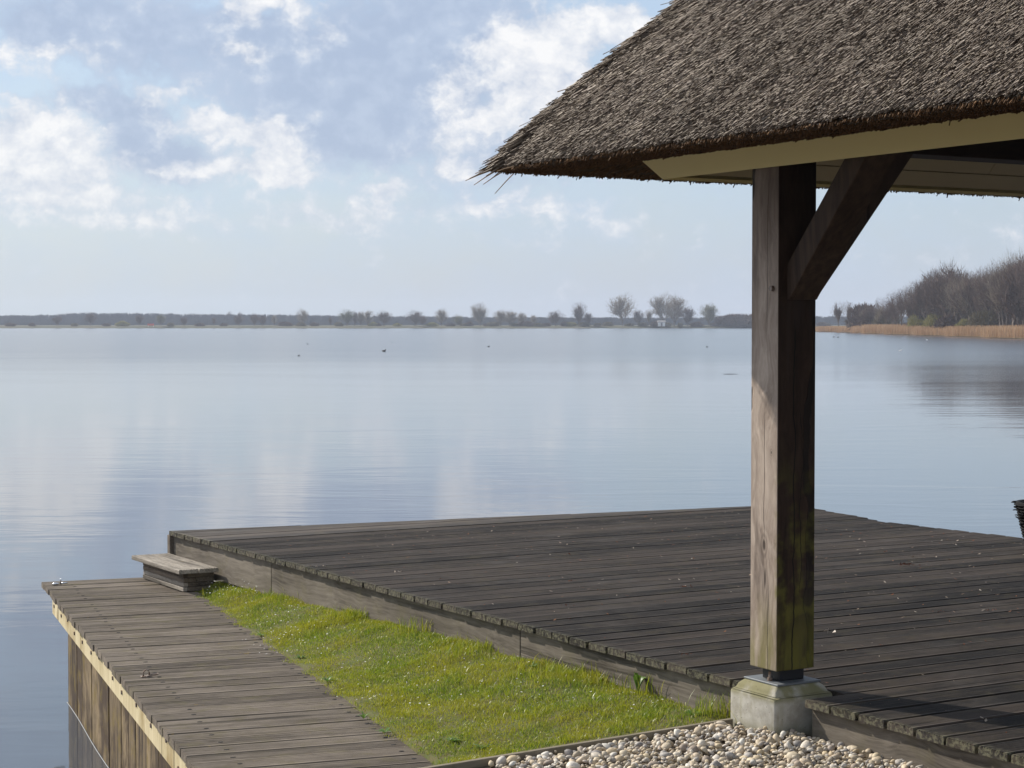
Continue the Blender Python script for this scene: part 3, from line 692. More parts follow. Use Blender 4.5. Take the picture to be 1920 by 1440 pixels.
def far_wood():
    nr = np.random.default_rng(5); Vs = []; n = 5600
    px = nr.uniform(-250, 2300, n); D = nr.uniform(1180, 1420, n); hpx = np.interp(px, [-250, 0, 100, 160, 330, 500, 700, 900, 1100, 1400, 1550, 2300], [12.5, 13.5, 14.5, 18.5, 16.5, 15, 12.5, 10.5, 9.5, 9.5, 12, 14])
    dens = np.interp(px, [-250, 1000, 1100, 2300], [1, 1, .9, .9]); k = nr.uniform(0, 1, n) < dens; px, D, hpx = px[k], D[k], hpx[k]; n = len(px)
    top = (hpx * nr.uniform(.60, 1.08, n)) * D / 3550 + CZ; X = (px - 960) / 3550 * D
    m = 42
    ph = nr.uniform(0, 6.28, (n, m)); rr = nr.uniform(0, 1, (n, m)) ** .5 * nr.uniform(1.8, 3.6, n)[:, None]; hh = nr.uniform(.0, 1, (n, m))
    rr *= np.sin(np.clip(hh, .1, 1) * 2.9) ** .5 + .1
    P = np.stack([X[:, None] + rr * np.cos(ph), D[:, None] + rr * np.sin(ph), .5 + hh * (top[:, None] - .5)], -1).reshape(-1, 3)
    N = len(P); s = nr.uniform(.5, 1.05, N); a = nr.uniform(-.9, .9, N)
    V = np.stack([P + np.stack([-s * .35, 0 * s, -s * .6], -1), P + np.stack([s * .35, 0 * s, -s * .6], -1), P + np.stack([a * s * .5, nr.normal(0, .3, N), s * 1.0], -1)], 1).reshape(-1, 3)
    return np_mesh('far_wood', V, np.arange(N * 3).reshape(-1, 3), M['farwood'])


o = link('far_wood', far_wood()); tag(o, 'long blue-grey wood on the horizon across the lake', 'wood', kind='stuff')
for px, ty, lb in ((432, 583, 'left one of two thin tree tops rising over the blue wood'), (451, 584, 'right one of two thin tree tops rising over the blue wood')):
    tree('slim', XD(px, 1300), 1300, .5, (606 - ty) * 1300 / 3550 + 1.8, 1.0, 'twig', 'tall_tree', lb, 'tree', 'tall tree tops over the far wood')
for px, ty in ((112, 588), (122, 587), (135, 586), (147, 587), (158, 586)):
    tree('round', XD(px, 1290), 1290, .5, (606 - ty) * 1290 / 3550 + 1.8, 1.0, 'twig', 'tall_tree', 'bare treetop over the left part of the blue wood, ' + {112: 'leftmost of five', 122: 'second of five', 135: 'middle one of five', 147: 'fourth of five', 158: 'rightmost of five'}[px], 'tree', 'tree tops over the far wood')
# ---- reed-fringed shore and wood on the right
shore = [(1536, 622), (1570, 623.2), (1600, 624.2), (1650, 626.5), (1700, 628.5), (1750, 630), (1800, 631.5), (1860, 633.5), (1920, 636), (2000, 640), (2150, 650), (2400, 668)]
SP = [((px - 960) / 3550 * (CZ * 3550 / (y - 606)), CZ * 3550 / (y - 606)) for px, y in shore]
SP = [(83.0, 535.0)] + SP
Dx = np.array([p[1] for p in SP])[::-1]; Xx = np.array([p[0] for p in SP])[::-1]


def shore_x(D): return np.interp(D, Dx, Xx)


mb = MB(); rows = list(np.linspace(130, 560, 60))
for D in rows:
    x0 = float(shore_x(D)) if D < 535 else 83 + (D - 535) * 2.6
    x0 += 1.2 * math.sin(D * .21) + .8 * math.sin(D * .057)
    mb.v += [(x0 - 1, D, -.6), (x0 + .5, D, .06), (x0 + 9, D, .25), (x0 + 22, D, .55), (x0 + 900, D, .8)]
for i in range(len(rows) - 1):
    for j in range(4):
        a = i * 5 + j; mb.f.append((a, a + 1, a + 6, a + 5))
mb.v += [(144, 560, -.3), (1100, 560, .8), (1100, 900, .8), (150, 900, .8)]; q = len(mb.v); mb.f.append((q - 4, q - 3, q - 2, q - 1))
o = link('right_bank', mb.mesh('right_bank', M['land'])); tag(o, kind='structure')


def reedbed():
    nr = np.random.default_rng(9); n = 105000
    D = 170 + (538 - 170) * nr.uniform(0, 1, n) ** 1.0; off = nr.uniform(0, 1, n) ** 1.3 * np.interp(D, [170, 300, 420, 480, 538], [16, 17, 15, 10, 4])
    X = shore_x(D) + 1.2 * np.sin(D * .21) + .8 * np.sin(D * .057) + off + nr.normal(0, .25, n)
    hmod = 1 + .12 * np.sin(D * .13 + X * .3) + .1 * np.sin(D * .05)
    H = nr.uniform(1.15, 1.85, n) * hmod * np.interp(D, [170, 400, 480, 538], [.92, .92, .85, .5])
    z0 = .1 + np.clip(off / 9, 0, 1) * .15; wd_ = nr.uniform(.03, .075, n); a = nr.uniform(0, 3.14, n); lean = nr.normal(0, .16, (n, 2))
    dx = np.cos(a) * wd_ / 2; dy = np.sin(a) * wd_ / 2
    B = np.stack([X, D, z0], -1); T = B + np.stack([lean[:, 0], lean[:, 1], H], -1); e = np.stack([dx, dy, 0 * dx], -1)
    V = np.stack([B - e, B + e, T + e * .6, T - e * .6], 1).reshape(-1, 3)
    return np_mesh('reed_bed', V, np.arange(n * 4).reshape(-1, 4), M['reedbed'])


o = link('reed_bed', reedbed()); tag(o, 'orange-tan bed of dry reeds along the right shore', 'reeds', kind='stuff')
oc = [(1560, 575), (1568, 566), (1580, 562), (1598, 563), (1612, 572), (1628, 567), (1645, 560), (1652, 556), (1668, 548), (1690, 540), (1705, 532), (1724, 523), (1742, 512), (1755, 504), (1768, 505), (1779, 491), (1792, 508), (1812, 505), (1832, 498), (1848, 500), (1868, 492), (1885, 485), (1905, 482), (1920, 475), (1960, 478), (2020, 470), (2150, 465)]
def top_at(px): return float(np.interp(px, [q[0] for q in oc], [q[1] for q in oc]))
def wood_D(px): return float(np.interp(px, [1560, 1600, 1650, 1700, 1750, 1800, 1860, 1920, 2100], [500, 470, 425, 392, 368, 348, 322, 302, 250]))
special = {1582: 'open airy pair of alders at the left tip of the right wood', 1779: 'tallest pointed bare tree rising from the middle of the right wood'}
D = 492
for px, ty, kd, lb in ((1572, 564, 'open', 'left one of two airy alders at the tip of the right wood'), (1590, 563, 'open', 'right one of two airy alders at the tip of the right wood')):
    tree(kd, XD(px, D), D, .3, (606 - ty) * D / 3550 + 2.0, 1.0, 'twig', 'alder_tree', lb, 'tree', 'trees of the right wood')
D = wood_D(1779) + 6
tree('alder3', XD(1779, D), D, .4, (606 - 491) * D / 3550 + 1.9, .8, 'twig_p', 'bare_tree', special[1779], 'tree', 'trees of the right wood')
tree('alder3', XD(1747, D), D, .4, (606 - 503) * D / 3550 + 1.9, .8, 'twig', 'bare_tree', 'second pointed tree left of the tallest one in the right wood', 'tree', 'trees of the right wood')
for px, ty in ((1903, 476), (1918, 472)):
    D = wood_D(px) + 14
    tree('round', XD(px, D), D, .4, (606 - ty) * D / 3550 + 1.9, .6, 'twig_p', 'bare_tree', {1903: 'leftmost pale feathery treetop at the right end of the wood', 1918: 'pale feathery treetop meeting the right edge of the photo', 1935: 'pale feathery treetop beyond the right edge'}[px], 'tree', 'pale treetops at the right end')
i = 0
px = 1617.0
while px < 1965:
    for row in range(2 if px > 1735 else 1):
        q = px + R.uniform(-6, 6) + row * 5; D = wood_D(q) + row * 9 + R.uniform(-3, 3); ty = top_at(q) + R.uniform(-2, 12) + (5 if row else 0)
        kd = R.choice(['alder', 'alder2', 'alder3', 'alder', 'oval'])
        tree(kd, XD(q, D), D, .4, (606 - ty) * D / 3550 + 1.9, R.uniform(.95, 1.25), R.choice(['twig', 'twig', 'twig', 'twig_p']), 'bare_tree', 'thin bare tree among the see-through trunks at the left of the right wood' if q < 1745 else ('bare brown tree in the dense middle of the right wood behind the reeds' if q < 1860 else 'tall bare brown tree toward the right edge of the wood behind the reeds'), 'tree', 'trunks at the left of the right wood' if q < 1745 else ('trees in the middle of the right wood' if q < 1860 else 'trees at the right end of the wood'))
    px += 9.5 if px < 1930 else 24


def thicket():
    nr = np.random.default_rng(77); Vt = []; Ft = []; off = 0
    for k in range(46):
        q = 1750 + 410 * nr.uniform(); D = wood_D(q) + nr.uniform(16, 45); ty = top_at(q) + nr.uniform(6, 26); H = (606 - ty) * D / 3550 + 1.9
        kd = ['alder', 'alder2', 'alder3'][k % 3]; v = VAR[kd]; s = H / v[0]; a = nr.uniform(0, 6.28); c_, s_ = math.cos(a), math.sin(a)
        for (vv, ff) in (v[2], v[3]):
            if len(ff) > 6000: keep = nr.uniform(0, 1, len(ff)) < .55; ff = ff[keep]
            x = (vv[:, 0] * c_ - vv[:, 1] * s_) * s * 1.2 + XD(q, D); y = (vv[:, 0] * s_ + vv[:, 1] * c_) * s * 1.2 + D
            Vt.append(np.stack([x, y, vv[:, 2] * s + .4], -1)); Ft.append(ff + off); off += len(vv)
    # undergrowth of brushwood
    n = 30000; q = 1690 + 450 * nr.uniform(0, 1, n); D = np.interp(q, [1560, 1600, 1650, 1700, 1750, 1800, 1860, 1920, 2140], [500, 470, 425, 392, 368, 348, 322, 302, 245]) + nr.uniform(-2, 40, n)
    P = np.stack([(q - 960) / 3550 * D, D, .4 + nr.uniform(0, 1, n) ** 1.4 * np.interp(q, [1690, 1735, 1800, 2140], [1.6, 3.0, 5.0, 7.0])], -1)
    s = nr.uniform(.2, .55, n); sx = nr.uniform(.02, .05, n)
    V = np.stack([P + np.stack([-sx, 0 * s, -s], -1), P + np.stack([sx, 0 * s, -s], -1), P + np.stack([nr.normal(0, .25, n), nr.normal(0, .25, n), s], -1)], 1).reshape(-1, 3)
    Vt.append(V); Ft.append(np.arange(n * 3).reshape(-1, 3) + off)
    return np_mesh('wood_thicket', np.concatenate(Vt), np.concatenate(Ft), M['twig'])


o = link('wood_thicket', thicket()); tag(o, 'brown inner mass of bare trunks and brushwood of the right wood', 'wood', kind='stuff')
for px, hh, kd, lb in ((1603, 3.0, 'b0', 'olive bush between the airy alders and the reeds'), (1640, 5.0, 't0', 'dense dark round bush beside the airy alders'), (1625, 6.2, 't1', 'tall dark thicket bush behind the olive bush'), (1663, 4.4, 'b1', 'greyish green bush left of the thin wood trunks'), (1655, 3.2, 'b0', 'low olive grey bush at the reeds under the thin trunks'),
                       (1722, 3.2, 'y0', 'yellow-green willow bush, left one at the foot of the wood'), (1755, 3.6, 'y1', 'yellow-green upright bush, middle one at the foot of the wood'), (1808, 2.4, 'y0', 'brightest yellow bush low before the wood'), (1836, 3.0, 'b1', 'spreading olive bush right of the brightest yellow one'), (1850, 3.9, 'b0', 'tall olive-brown bush right of the yellow ones'), (1780, 3.6, 't1', 'brown twiggy bush between the yellow bushes')):
    D = wood_D(px) + (9 if px < 1700 else -4); bush(kd, XD(px, D), D, .4, hh * 1.4, hh, 'willow_bush', lb, 'bushes at the foot of the right wood')
# ---- small things across the water
hut = Thing('hut', (XD(1240, 872), 872, .9))
m = MB().box(-1.6, 1.6, -1.2, 1.2, 0, 1.9); m.v = [(x + hut.org.x, y + hut.org.y, z + hut.org.z) for x, y, z in m.v]
M['white'] = simple('white_paint', (.75, .75, .73), .6, nz=.1); M['red'] = simple('red_paint', (.55, .07, .05), .5, nz=.1); M['roofgrey'] = simple('grey_roof', (.25, .24, .24), .8, nz=.2)
hut.part('wall', m, M['white'])
ox, oy, oz = hut.org
m = MB(); m.v = [(ox - 1.9, oy - 1.5, oz + 1.9), (ox + 1.9, oy - 1.5, oz + 1.9), (ox + 1.9, oy + 1.5, oz + 1.9), (ox - 1.9, oy + 1.5, oz + 1.9), (ox - 1.9, oy, oz + 2.7), (ox + 1.9, oy, oz + 2.7)]
m.f = [(0, 1, 5, 4), (2, 3, 4, 5), (0, 4, 3), (1, 2, 5), (0, 3, 2, 1)]
hut.part('roof', m, M['roofgrey']); hut.part('door', MB().box(ox - .4, ox + .4, oy - 1.26, oy - 1.205, oz + .05, oz + 1.7), M['roofgrey'])
tag(hut.o, 'small white hut under the largest trees on the far shore', 'hut')
sg = Thing('signboard', (XD(283, 872), 872, .8)); ox, oy, oz = sg.org
sg.part('board', MB().box(ox - 1.5, ox + 1.5, oy - .05, oy + .05, oz + .4, oz + 1.3).bevel(.02), M['red'])
for s in (-1, 1): sg.part('leg', MB().box(ox + s * 1.2 - .06, ox + s * 1.2 + .06, oy + .052, oy + .15, oz - .3, oz + 1.25), M['white'])
tag(sg.o, 'small red board standing on the left far bank', 'signboard')


def bird(px, y, s, mt, label, flip=1, name='duck'):
    D = CZ * 3550 / (y - 606); t = empty(name, (XD(px, D), D, 0), R.uniform(-.4, .4)); t.scale = (s * flip, s, s)
    prof = [(-.20, .10, .015), (-.15, .075, .05), (-.05, .055, .085), (.07, .055, .085), (.14, .07, .055), (.17, .09, .02)]
    b = MB().tube([(x, 0, z) for x, z, r in prof], [r for x, z, r in prof], 8)
    h = MB().tube([(.12, 0, .09), (.15, 0, .17), (.165, 0, .21), (.19, 0, .215), (.22, 0, .205), (.265, 0, .198)], [.035, .028, .038, .036, .018, .006], 7)
    link('body', b.mesh('body', M[mt], smooth=True), t); link('head', h.mesh('head', M[mt], smooth=True), t)
    tag(t, label, 'bird', 'water birds on the lake'); return t


M['duck'] = simple('dark_feathers', (.035, .03, .028), .7, nz=.3); M['swan'] = simple('white_feathers', (.8, .8, .8), .7)
bird(720, 659, .85, 'duck', 'nearest dark duck on the open water left of centre')
bird(560, 667.5, .4, 'duck', 'small dark duck lowest in the left half of the lake')
bird(577, 645.5, .5, 'duck', 'dark duck on the left half, second nearest to the far shore', -1)
bird(735, 642, .4, 'duck', 'tiny dark duck farthest out near the middle')
bird(916, 650.5, .6, 'duck', 'dark duck straight below the big central far tree')
bird(1326, 651, .5, 'duck', 'dark duck just left of the oak post', -1)
bird(1688, 658.5, .6, 'swan', 'small white gull on the water right of the post', 1, 'gull')
bird(1563, 632.5, .8, 'duck', 'left one of two ducks before the reed tip right of the post')
bird(1571, 633, .8, 'duck', 'right one of two ducks before the reed tip right of the post')
bird(1738, 638, .8, 'swan', 'white gull close before the reed bed', -1, 'gull')
D = CZ * 3550 / (701.5 - 606)
t = MB().tube([(-.32, 0, .005), (-.1, .03, .01), (.1, -.02, .01), (.32, .02, .005)], [.006, .010, .008, .005], 6)
o = link('driftwood_stick', t.mesh('driftwood_stick', M['bark']), loc=(XD(1370, D), D, 0)); tag(o, 'thin stick floating on the lake left of the post', 'stick')
# ------------------------------------------------------------------ raised deck
PITCH = .1431; B0 = 11.43; AL = 4.348
far_b = lambda a: 11.71 + (a - 4.348) * (11.03 - 11.71) / (8.98 - 4.348)
def a_right(b): return float(np.interp(b, [1, 8.59, 9.84, 9.90, 11.03, 11.71], [8.90, 8.83, 8.71, 8.76, 8.98, 8.98]))
deck = Thing('raised_deck', (4.6, 6.0, DECK - .3), 1)
RT = .028


def rib_profile(b0, b1, zt, th=RT, n=10, dep=.0042):
    """ribbed board, profile in (b, z)"""
    pr = [(b0, zt - th)]; pr.append((b1, zt - th)); w_ = (b1 - b0); pts = []
    m_ = .006; step = (w_ - 2 * m_) / n
    pts.append((b1, zt - .006)); pts.append((b1 - .005, zt))
    x = b1 - m_
    for k in range(n - 1):
        x0 = b1 - m_ - step * (k + .62); x1 = b1 - m_ - step * (k + 1)
        pts += [(x0, zt), (x0 - step * .08, zt - dep), (x1 - step * .0, zt - dep), (x1 - step * .08, zt)]
    pts.append((b0 + .004, zt)); pts.append((b0, zt - .005))
    return pr + pts


nb = 0
for n_ in range(-4, 67):
    b1 = B0 - PITCH * n_ - R.uniform(.006, .009); b0 = B0 - PITCH * (n_ + 1) + R.uniform(.005, .009); zt = DECK + R.uniform(-.0018, .0018)
    aL = AL + R.uniform(-.004, .004); aR = a_right((b0 + b1) / 2) + R.uniform(-.012, .012)
    if b0 >= 11.70: continue
    # clear of the post plinth
    cutL = None
    if b1 > 5.275 and b0 < 5.545: cutL = 4.54
    if b1 > far_b(aR) :           # cut by the skewed far edge
        poly = []
        src = [(aL, b0), (aR, b0), (aR, b1), (aL, b1)]
        ins = lambda q: q[1] <= far_b(q[0])
        for i in range(4):
            p, q = src[i], src[(i + 1) % 4]
            if ins(p): poly.append(p)
            if ins(p) != ins(q):
                fp = p[1] - far_b(p[0]); fq = q[1] - far_b(q[0]); tt = fp / (fp - fq); poly.append((p[0] + (q[0] - p[0]) * tt, p[1] + (q[1] - p[1]) * tt))
        if len(poly) < 3: continue
        m = MB().prism(poly, zt - RT, zt)
    else:
        m = MB().extr_x(rib_profile(b0, b1, zt), aL if cutL is None else cutL, aR)
    deck.part('board', m, M['deck']); nb += 1
    if cutL is not None and b0 < 5.275 - .03:   # piece of board left in front of the plinth
        pass
    if n_ == int((B0 - 5.275) / PITCH) + 0 and False: pass
# fascia boards under the board ends
fz1 = DECK - RT - .001
for (b0, b1, z0) in ((10.104, 11.69, fz1 - .205), (7.30, 10.098, fz1 - .195), (5.548, 7.294, fz1 - .19), (2.2, 5.26, fz1 - .19)):
    deck.part('fascia_board', MB().box(AL + .022, AL + .058, b0, b1, z0, fz1).bevel(.003), M['fascia'])
m = MB().hexa([(AL + .06, 11.67, fz1 - .16), (8.95, far_b(8.95) - .03, fz1 - .16), (8.95, far_b(8.95), fz1 - .16), (AL + .06, 11.70, fz1 - .16)],
              [(AL + .06, 11.67, fz1), (8.95, far_b(8.95) - .03, fz1), (8.95, far_b(8.95), fz1), (AL + .06, 11.70, fz1)])
deck.part('fascia_board', m, M['step_box'])
deck.part('fascia_board', MB().box(8.60, 8.64, 1.9, 11.0, fz1 - .16, fz1), M['step_box'])
deck.part('corner_post', MB().box(AL + .0, AL + .075, 11.70, 11.745, fz1 - .3, fz1).bevel(.003), M['step_box'])
for aj in (5.2, 6.1, 7.0, 7.9): deck.part('joist', MB().box(aj - .03, aj + .03, 1.95, 11.0, fz1 - .15, fz1), M['step_box'])
for aj in (5.2, 7.0, 8.55):
    for bj in (3.0, 5.2, 7.4, 9.2, 10.9): deck.part('pile', MB().tube([(aj + .13, bj, -1.2), (aj + .13, bj, fz1 - .02)], .075, 10), M['pile'])
tag(deck.o, 'large dark raised deck of ribbed planks between the lawn and the lake', 'deck')
# ------------------------------------------------------------------ boardwalk on sheet piling
A0, A1, BF = 1.2547, 2.101, 12.283
walk = Thing('boardwalk', (1.68, 9.0, WALK - .3), 2)
WP = .1323; n_ = 0; b = BF; k = 0
scr = MB().lathe([(.0, .0006), (.0042, .0004), (.0062, -.0015)], 8); scr_me = scr.mesh('screw', M['hole'])
while b > 3.6:
    b1 = b - .003; b0 = b - WP + .003 + R.choice([0, .001, .002, .005]); zt = WALK + R.uniform(-.0025, .002); jl = R.uniform(-.006, .006); jr = R.uniform(-.01, .008)
    pl = walk.part('plank', MB().extr_x(rib_profile(b0, b1, zt, .034, 8, .0016), A0 + jl, A1 + jr), M['walk'])
    for aa in (A0 + .165, A1 - .05):
        if R.random() < .04: continue
        s = bpy.data.objects.new('screw', scr_me); s.parent = pl; COL.objects.link(s)
        s.location = Vector((aa + R.uniform(-.008, .008), (b0 + b1) / 2 + R.uniform(-.02, .02), zt + .0012)) - walk.org; s.scale = (2.0, 1.5, 1)
    b -= WP; k += 1
# pale waling beams with bolts, set in under the plank ends
wz1 = WALK - .036; wz0 = wz1 - .135
for (b0, b1) in ((11.72, 12.02), (10.86, 11.70), (7.6, 10.855), (3.6, 7.59)):
    walk.part('waling', MB().box(A0 + .035, A0 + .105, b0, b1, wz0, wz1).bevel(.006), M['waling'])
bolt_me = MB().tube([(-.006, 0, 0), (.0, 0, 0)], [.010, .011], 8).mesh('bolt', M['rust'])
bb = 11.9
while bb > 4:
    s = bpy.data.objects.new('bolt', bolt_me); s.parent = walk.o; COL.objects.link(s); s.location = Vector((A0 + .035, bb, wz1 - R.uniform(.04, .095))) - walk.org
    bb -= R.uniform(.28, .5)
b = 11.66; PW = .225
i = 0
while b > 3.6:
    dx = R.uniform(-.003, .003)
    walk.part('pile_board', MB().box(A0 + .085 + dx, A0 + .135 + dx, b - PW + .003, b, -1.6, wz0 + (.0 if dx < 0 else -.0) + .03 if False else wz0 - .001 + 0).bevel(.004), M['pile'])
    b -= PW; i += 1
walk.part('pile_board', MB().box(A0 + .14, A1 - .02, 11.58, 11.63, -1.6, wz0 - .001).bevel(.004), M['pile'])
walk.part('beam', MB().box(A0 + .15, A1 - .02, 11.64, 11.70, wz0, wz1), M['step_box'])
walk.part('beam', MB().box(A1 - .12, A1 - .04, 3.6, 11.63, wz0, wz1), M['step_box'])
fl = [(A0 + .080 + .004 * math.sin(i * .7), 11.66 - i * .2, .001) for i in range(40)]  # pale tube stands in for the bright meniscus highlight along the piling
walk.part('waterline_glint', MB().tube(fl, .0026, 4), simple('pale_glint', (.20, .21, .22), .6))
tag(walk.o, 'weathered plank boardwalk on wooden sheet piling along the lawn', 'boardwalk')


def mooring(a, b, name, label, kind):
    t = Thing(name, (a, b, WALK + .002), 2)
    if kind == 'ring':
        t.part('plate', MB().box(a - .035, a + .035, b - .022, b + .022, WALK + .002, WALK + .008).bevel(.002), M['rust'])
        t.part('eye', MB().tube([(a - .018 + .0, b, WALK + .006), (a - .018, b, WALK + .030), (a - .009, b, WALK + .045), (a + .004, b, WALK + .050), (a + .016, b, WALK + .045), (a + .022, b, WALK + .030), (a + .022, b, WALK + .006)], .0045, 8), M['rust'], smooth=True)
        pts = []
        for i in range(19):
            q = 2 * math.pi * i / 18; pts.append((a + .045 + .038 * math.cos(q), b - .012 + .02 * math.sin(q), WALK + .016 + .004 * math.cos(q)))
        t.part('ring', MB().tube(pts, .004, 6, False), M['rust'], smooth=True)
    else:
        t.part('base', MB().tube([(a - .055, b, WALK + .010), (a - .03, b, WALK + .012), (a + .0, b, WALK + .012)], [.008, .012, .006], 8), M['chrome'], smooth=True)
        t.part('stem', MB().tube([(a + .01, b, WALK + .004), (a + .01, b, WALK + .038), (a + .01, b, WALK + .052)], [.006, .005, .009], 8), M['chrome'], smooth=True)
        t.part('arm', MB().tube([(a + .015, b, WALK + .014), (a + .065, b + .005, WALK + .016)], [.008, .006], 8), M['chrome'], smooth=True)
    t.o.scale = (.68,) * 3 if kind == 'ring' else (.78,) * 3; tag(t.o, label, 'mooring fitting')


def wab(px, y, h, fr):
    D = h * 3550 / (y - 606); return toab((px - 960) / 3550 * D, D, fr)


a, b = wab(270, 1273, 1.64, 2); mooring(a, b, 'mooring_ring', 'rusty mooring eye with a loose ring on the boardwalk planks', 'ring')
a, b = wab(108, 1099, 1.64, 2); mooring(a, b, 'mooring_cleat', 'small shiny metal cleat at the far left corner of the boardwalk', 'cleat')
# ------------------------------------------------------------------ step between boardwalk and deck
ST = CZ - 1.494; st = Thing('wooden_step', (4.2, 11.27, WALK), 1)


def ribbed_y(a0, a1, b0, b1, zt, th, n=7, dep=.004):
    """board running along b with ribs"""
    pr = rib_profile(a0, a1, zt, th, n, dep); m = MB(); k = len(pr)
    m.v = [(x, b0, z) for x, z in pr] + [(x, b1, z) for x, z in pr]
    m.f = [(i, k + i, k + (i + 1) % k, (i + 1) % k) for i in range(k)] + [tuple(range(k)), tuple(range(2 * k - 1, k - 1, -1))]
    return m


st.part('tread_board', ribbed_y(4.090, 4.214, 10.85, 11.70, ST, .026), M['step'])
st.part('tread_board', ribbed_y(4.221, 4.345, 10.85, 11.70, ST - .001, .026), M['step'])
z = WALK + .004
for i, (h, ins) in enumerate(((.026, 0), (.026, .004), (.028, .002), (.026, .001))):
    if z + h > ST - .027: h = ST - .0275 - z
    st.part('side_board', MB().box(4.135 + ins, 4.165 + ins, 10.90 + ins, 11.62, z, z + h).bevel(.003), M['step'] if i < 2 else M['step_box'])
    st.part('side_board', MB().box(4.166, 4.335, 10.90 + ins, 10.93 + ins, z, z + h).bevel(.003), M['step_box'])
    z += h + .0015
tag(st.o, 'low bleached wooden step against the corner of the raised deck', 'step')
# ------------------------------------------------------------------ lawn, edging, gravel


def walk_edge(X, Y):   # a2 coordinate minus the boardwalk's right edge
    return X * p2.x + Y * p2.y - A1


def gz_(X, Y):
    a = X * p1.x + Y * p1.y; b = X * e1.x + Y * e1.y; s = walk_edge(X, Y); d = (AL - a)
    f = np.clip(s / np.maximum(s + d, .05), 0, 1); zf = CZ - np.interp(b, [4, 5.6, 7, 9, 11], [1.475, 1.490, 1.505, 1.545, 1.600])
    zw = CZ - np.interp(b, [4, 5.6, 8, 11], [1.60, 1.62, 1.632, 1.640]); f = f * f * (3 - 2 * f)
    return zw + (zf - zw) * f + .006 * np.sin(X * 9 + Y * 4) + .005 * np.sin(Y * 13 - X * 5) - .002


EB = 5.575   # edging plank
n1, n2 = 60, 110
mb = MB(); bs = np.linspace(5.58, 11.75, n2)
for b in bs:
    # left limit at the boardwalk
    aL_ = None; lo, hi = -3.0, AL + .05
    for _ in range(30):
        mid = (lo + hi) / 2; P_ = W(mid, b, 0)
        if walk_edge(P_.x, P_.y) > -.015: hi = mid
        else: lo = mid
    aa = np.linspace(hi, AL + .3, n1)
    for ia, a in enumerate(aa):
        if ia == 0: a = a - .012
        P_ = W(float(a), float(b), 0); mb.v.append((P_.x, P_.y, WALK - .12 if ia == 0 else float(gz_(P_.x, P_.y))))
for j in range(n2 - 1):
    for i in range(n1 - 1):
        q = j * n1 + i; mb.f.append((q, q + 1, q + n1 + 1, q + n1))
o = link('lawn_soil', mb.mesh('lawn_soil', M['turf'], smooth=True)); tag(o, kind='structure')


def grass():
    nr = np.random.default_rng(3); n = 1500000
    a = nr.uniform(-.6, AL + .03, n); b = nr.uniform(5.585, 11.4, n)
    X = a * p1.x + b * e1.x; Y = a * p1.y + b * e1.y; s = walk_edge(X, Y)
    over = -.028 - .030 * np.sin(Y * 5.1) * np.sin(Y * 11.7 + 1) - .02 * np.sin(Y * 23)
    k = (s > over); a, b, X, Y, s, over = a[k], b[k], X[k], Y[k], s[k], over[k]
    dens = .32 + .68 * (.6 + .4 * np.sin(X * 23 + 2 * np.sin(Y * 17)) * np.sin(Y * 19 + 2 * np.sin(X * 21))) * (np.sin(X * 7.3 + np.sin(Y * 5)) * np.sin(Y * 6.1 + np.sin(X * 4)) * .5 + .5)
    edge = np.clip((s - over) / .07, .25, 1); bare = np.where((a > 3.55) & (b < 5.9 + .1 * np.sin(a * 9)), .3, 1.0)
    k = nr.uniform(0, 1, len(a)) < dens * edge * bare; a, b, X, Y, s = a[k], b[k], X[k], Y[k], s[k]
    n = len(a); z = gz_(X, Y); z = np.where(s < 0, np.maximum(z, WALK - .002), z)
    patch = np.sin(X * 3.1 + 1.3 * np.sin(Y * 2.2)) * np.sin(Y * 3.7 + X)
    near_f = np.exp(-np.maximum(AL - a, 0) / .10); tuft = (np.sin(b * 4.2 + 1) * np.sin(b * 1.7) > .25) * near_f
    H = nr.uniform(.008, .018, n) * (1 + .30 * patch) * (1 + 1.2 * tuft) * np.interp(s, [-.05, 0, .1], [.6, .75, 1])
    cl = np.sin(X * 15 + 3 * np.sin(Y * 9)) * np.sin(Y * 13 + 2 * np.sin(X * 11)); H *= 1 + .45 * np.clip(cl, -.6, 1); H *= np.where(nr.uniform(0, 1, n) < .04, 1.9, 1.0)
    wd_ = nr.uniform(.0016, .0034, n); az_ = nr.uniform(0, 6.283, n); ln = nr.uniform(.15, 1.0, n) * H; az2 = nr.uniform(0, 6.283, n)
    e = np.stack([np.cos(az_), np.sin(az_), 0 * az_], -1) * wd_[:, None] / 2; L = np.stack([np.cos(az2) * ln, np.sin(az2) * ln, 0 * ln], -1)
    Bp = np.stack([X, Y, z - .002], -1); Mp = Bp + L * .35 + np.stack([0 * H, 0 * H, H * .6], -1); Tp = Bp + L + np.stack([0 * H, 0 * H, H], -1)
    V = np.stack([Bp - e, Bp + e, Mp + e * .8, Mp - e * .8, Tp], 1).reshape(-1, 3); o_ = np.arange(n)[:, None] * 5
    Fc = np.concatenate([np.concatenate([o_, o_ + 1, o_ + 2], 1), np.concatenate([o_, o_ + 2, o_ + 3], 1), np.concatenate([o_ + 3, o_ + 2, o_ + 4], 1)])
    print('grass blades', n)
    return np_mesh('grass', V, Fc, M['grass'])


o = link('grass', grass()); tag(o, 'short mossy lawn between the boardwalk and the raised deck', 'grass', kind='stuff')


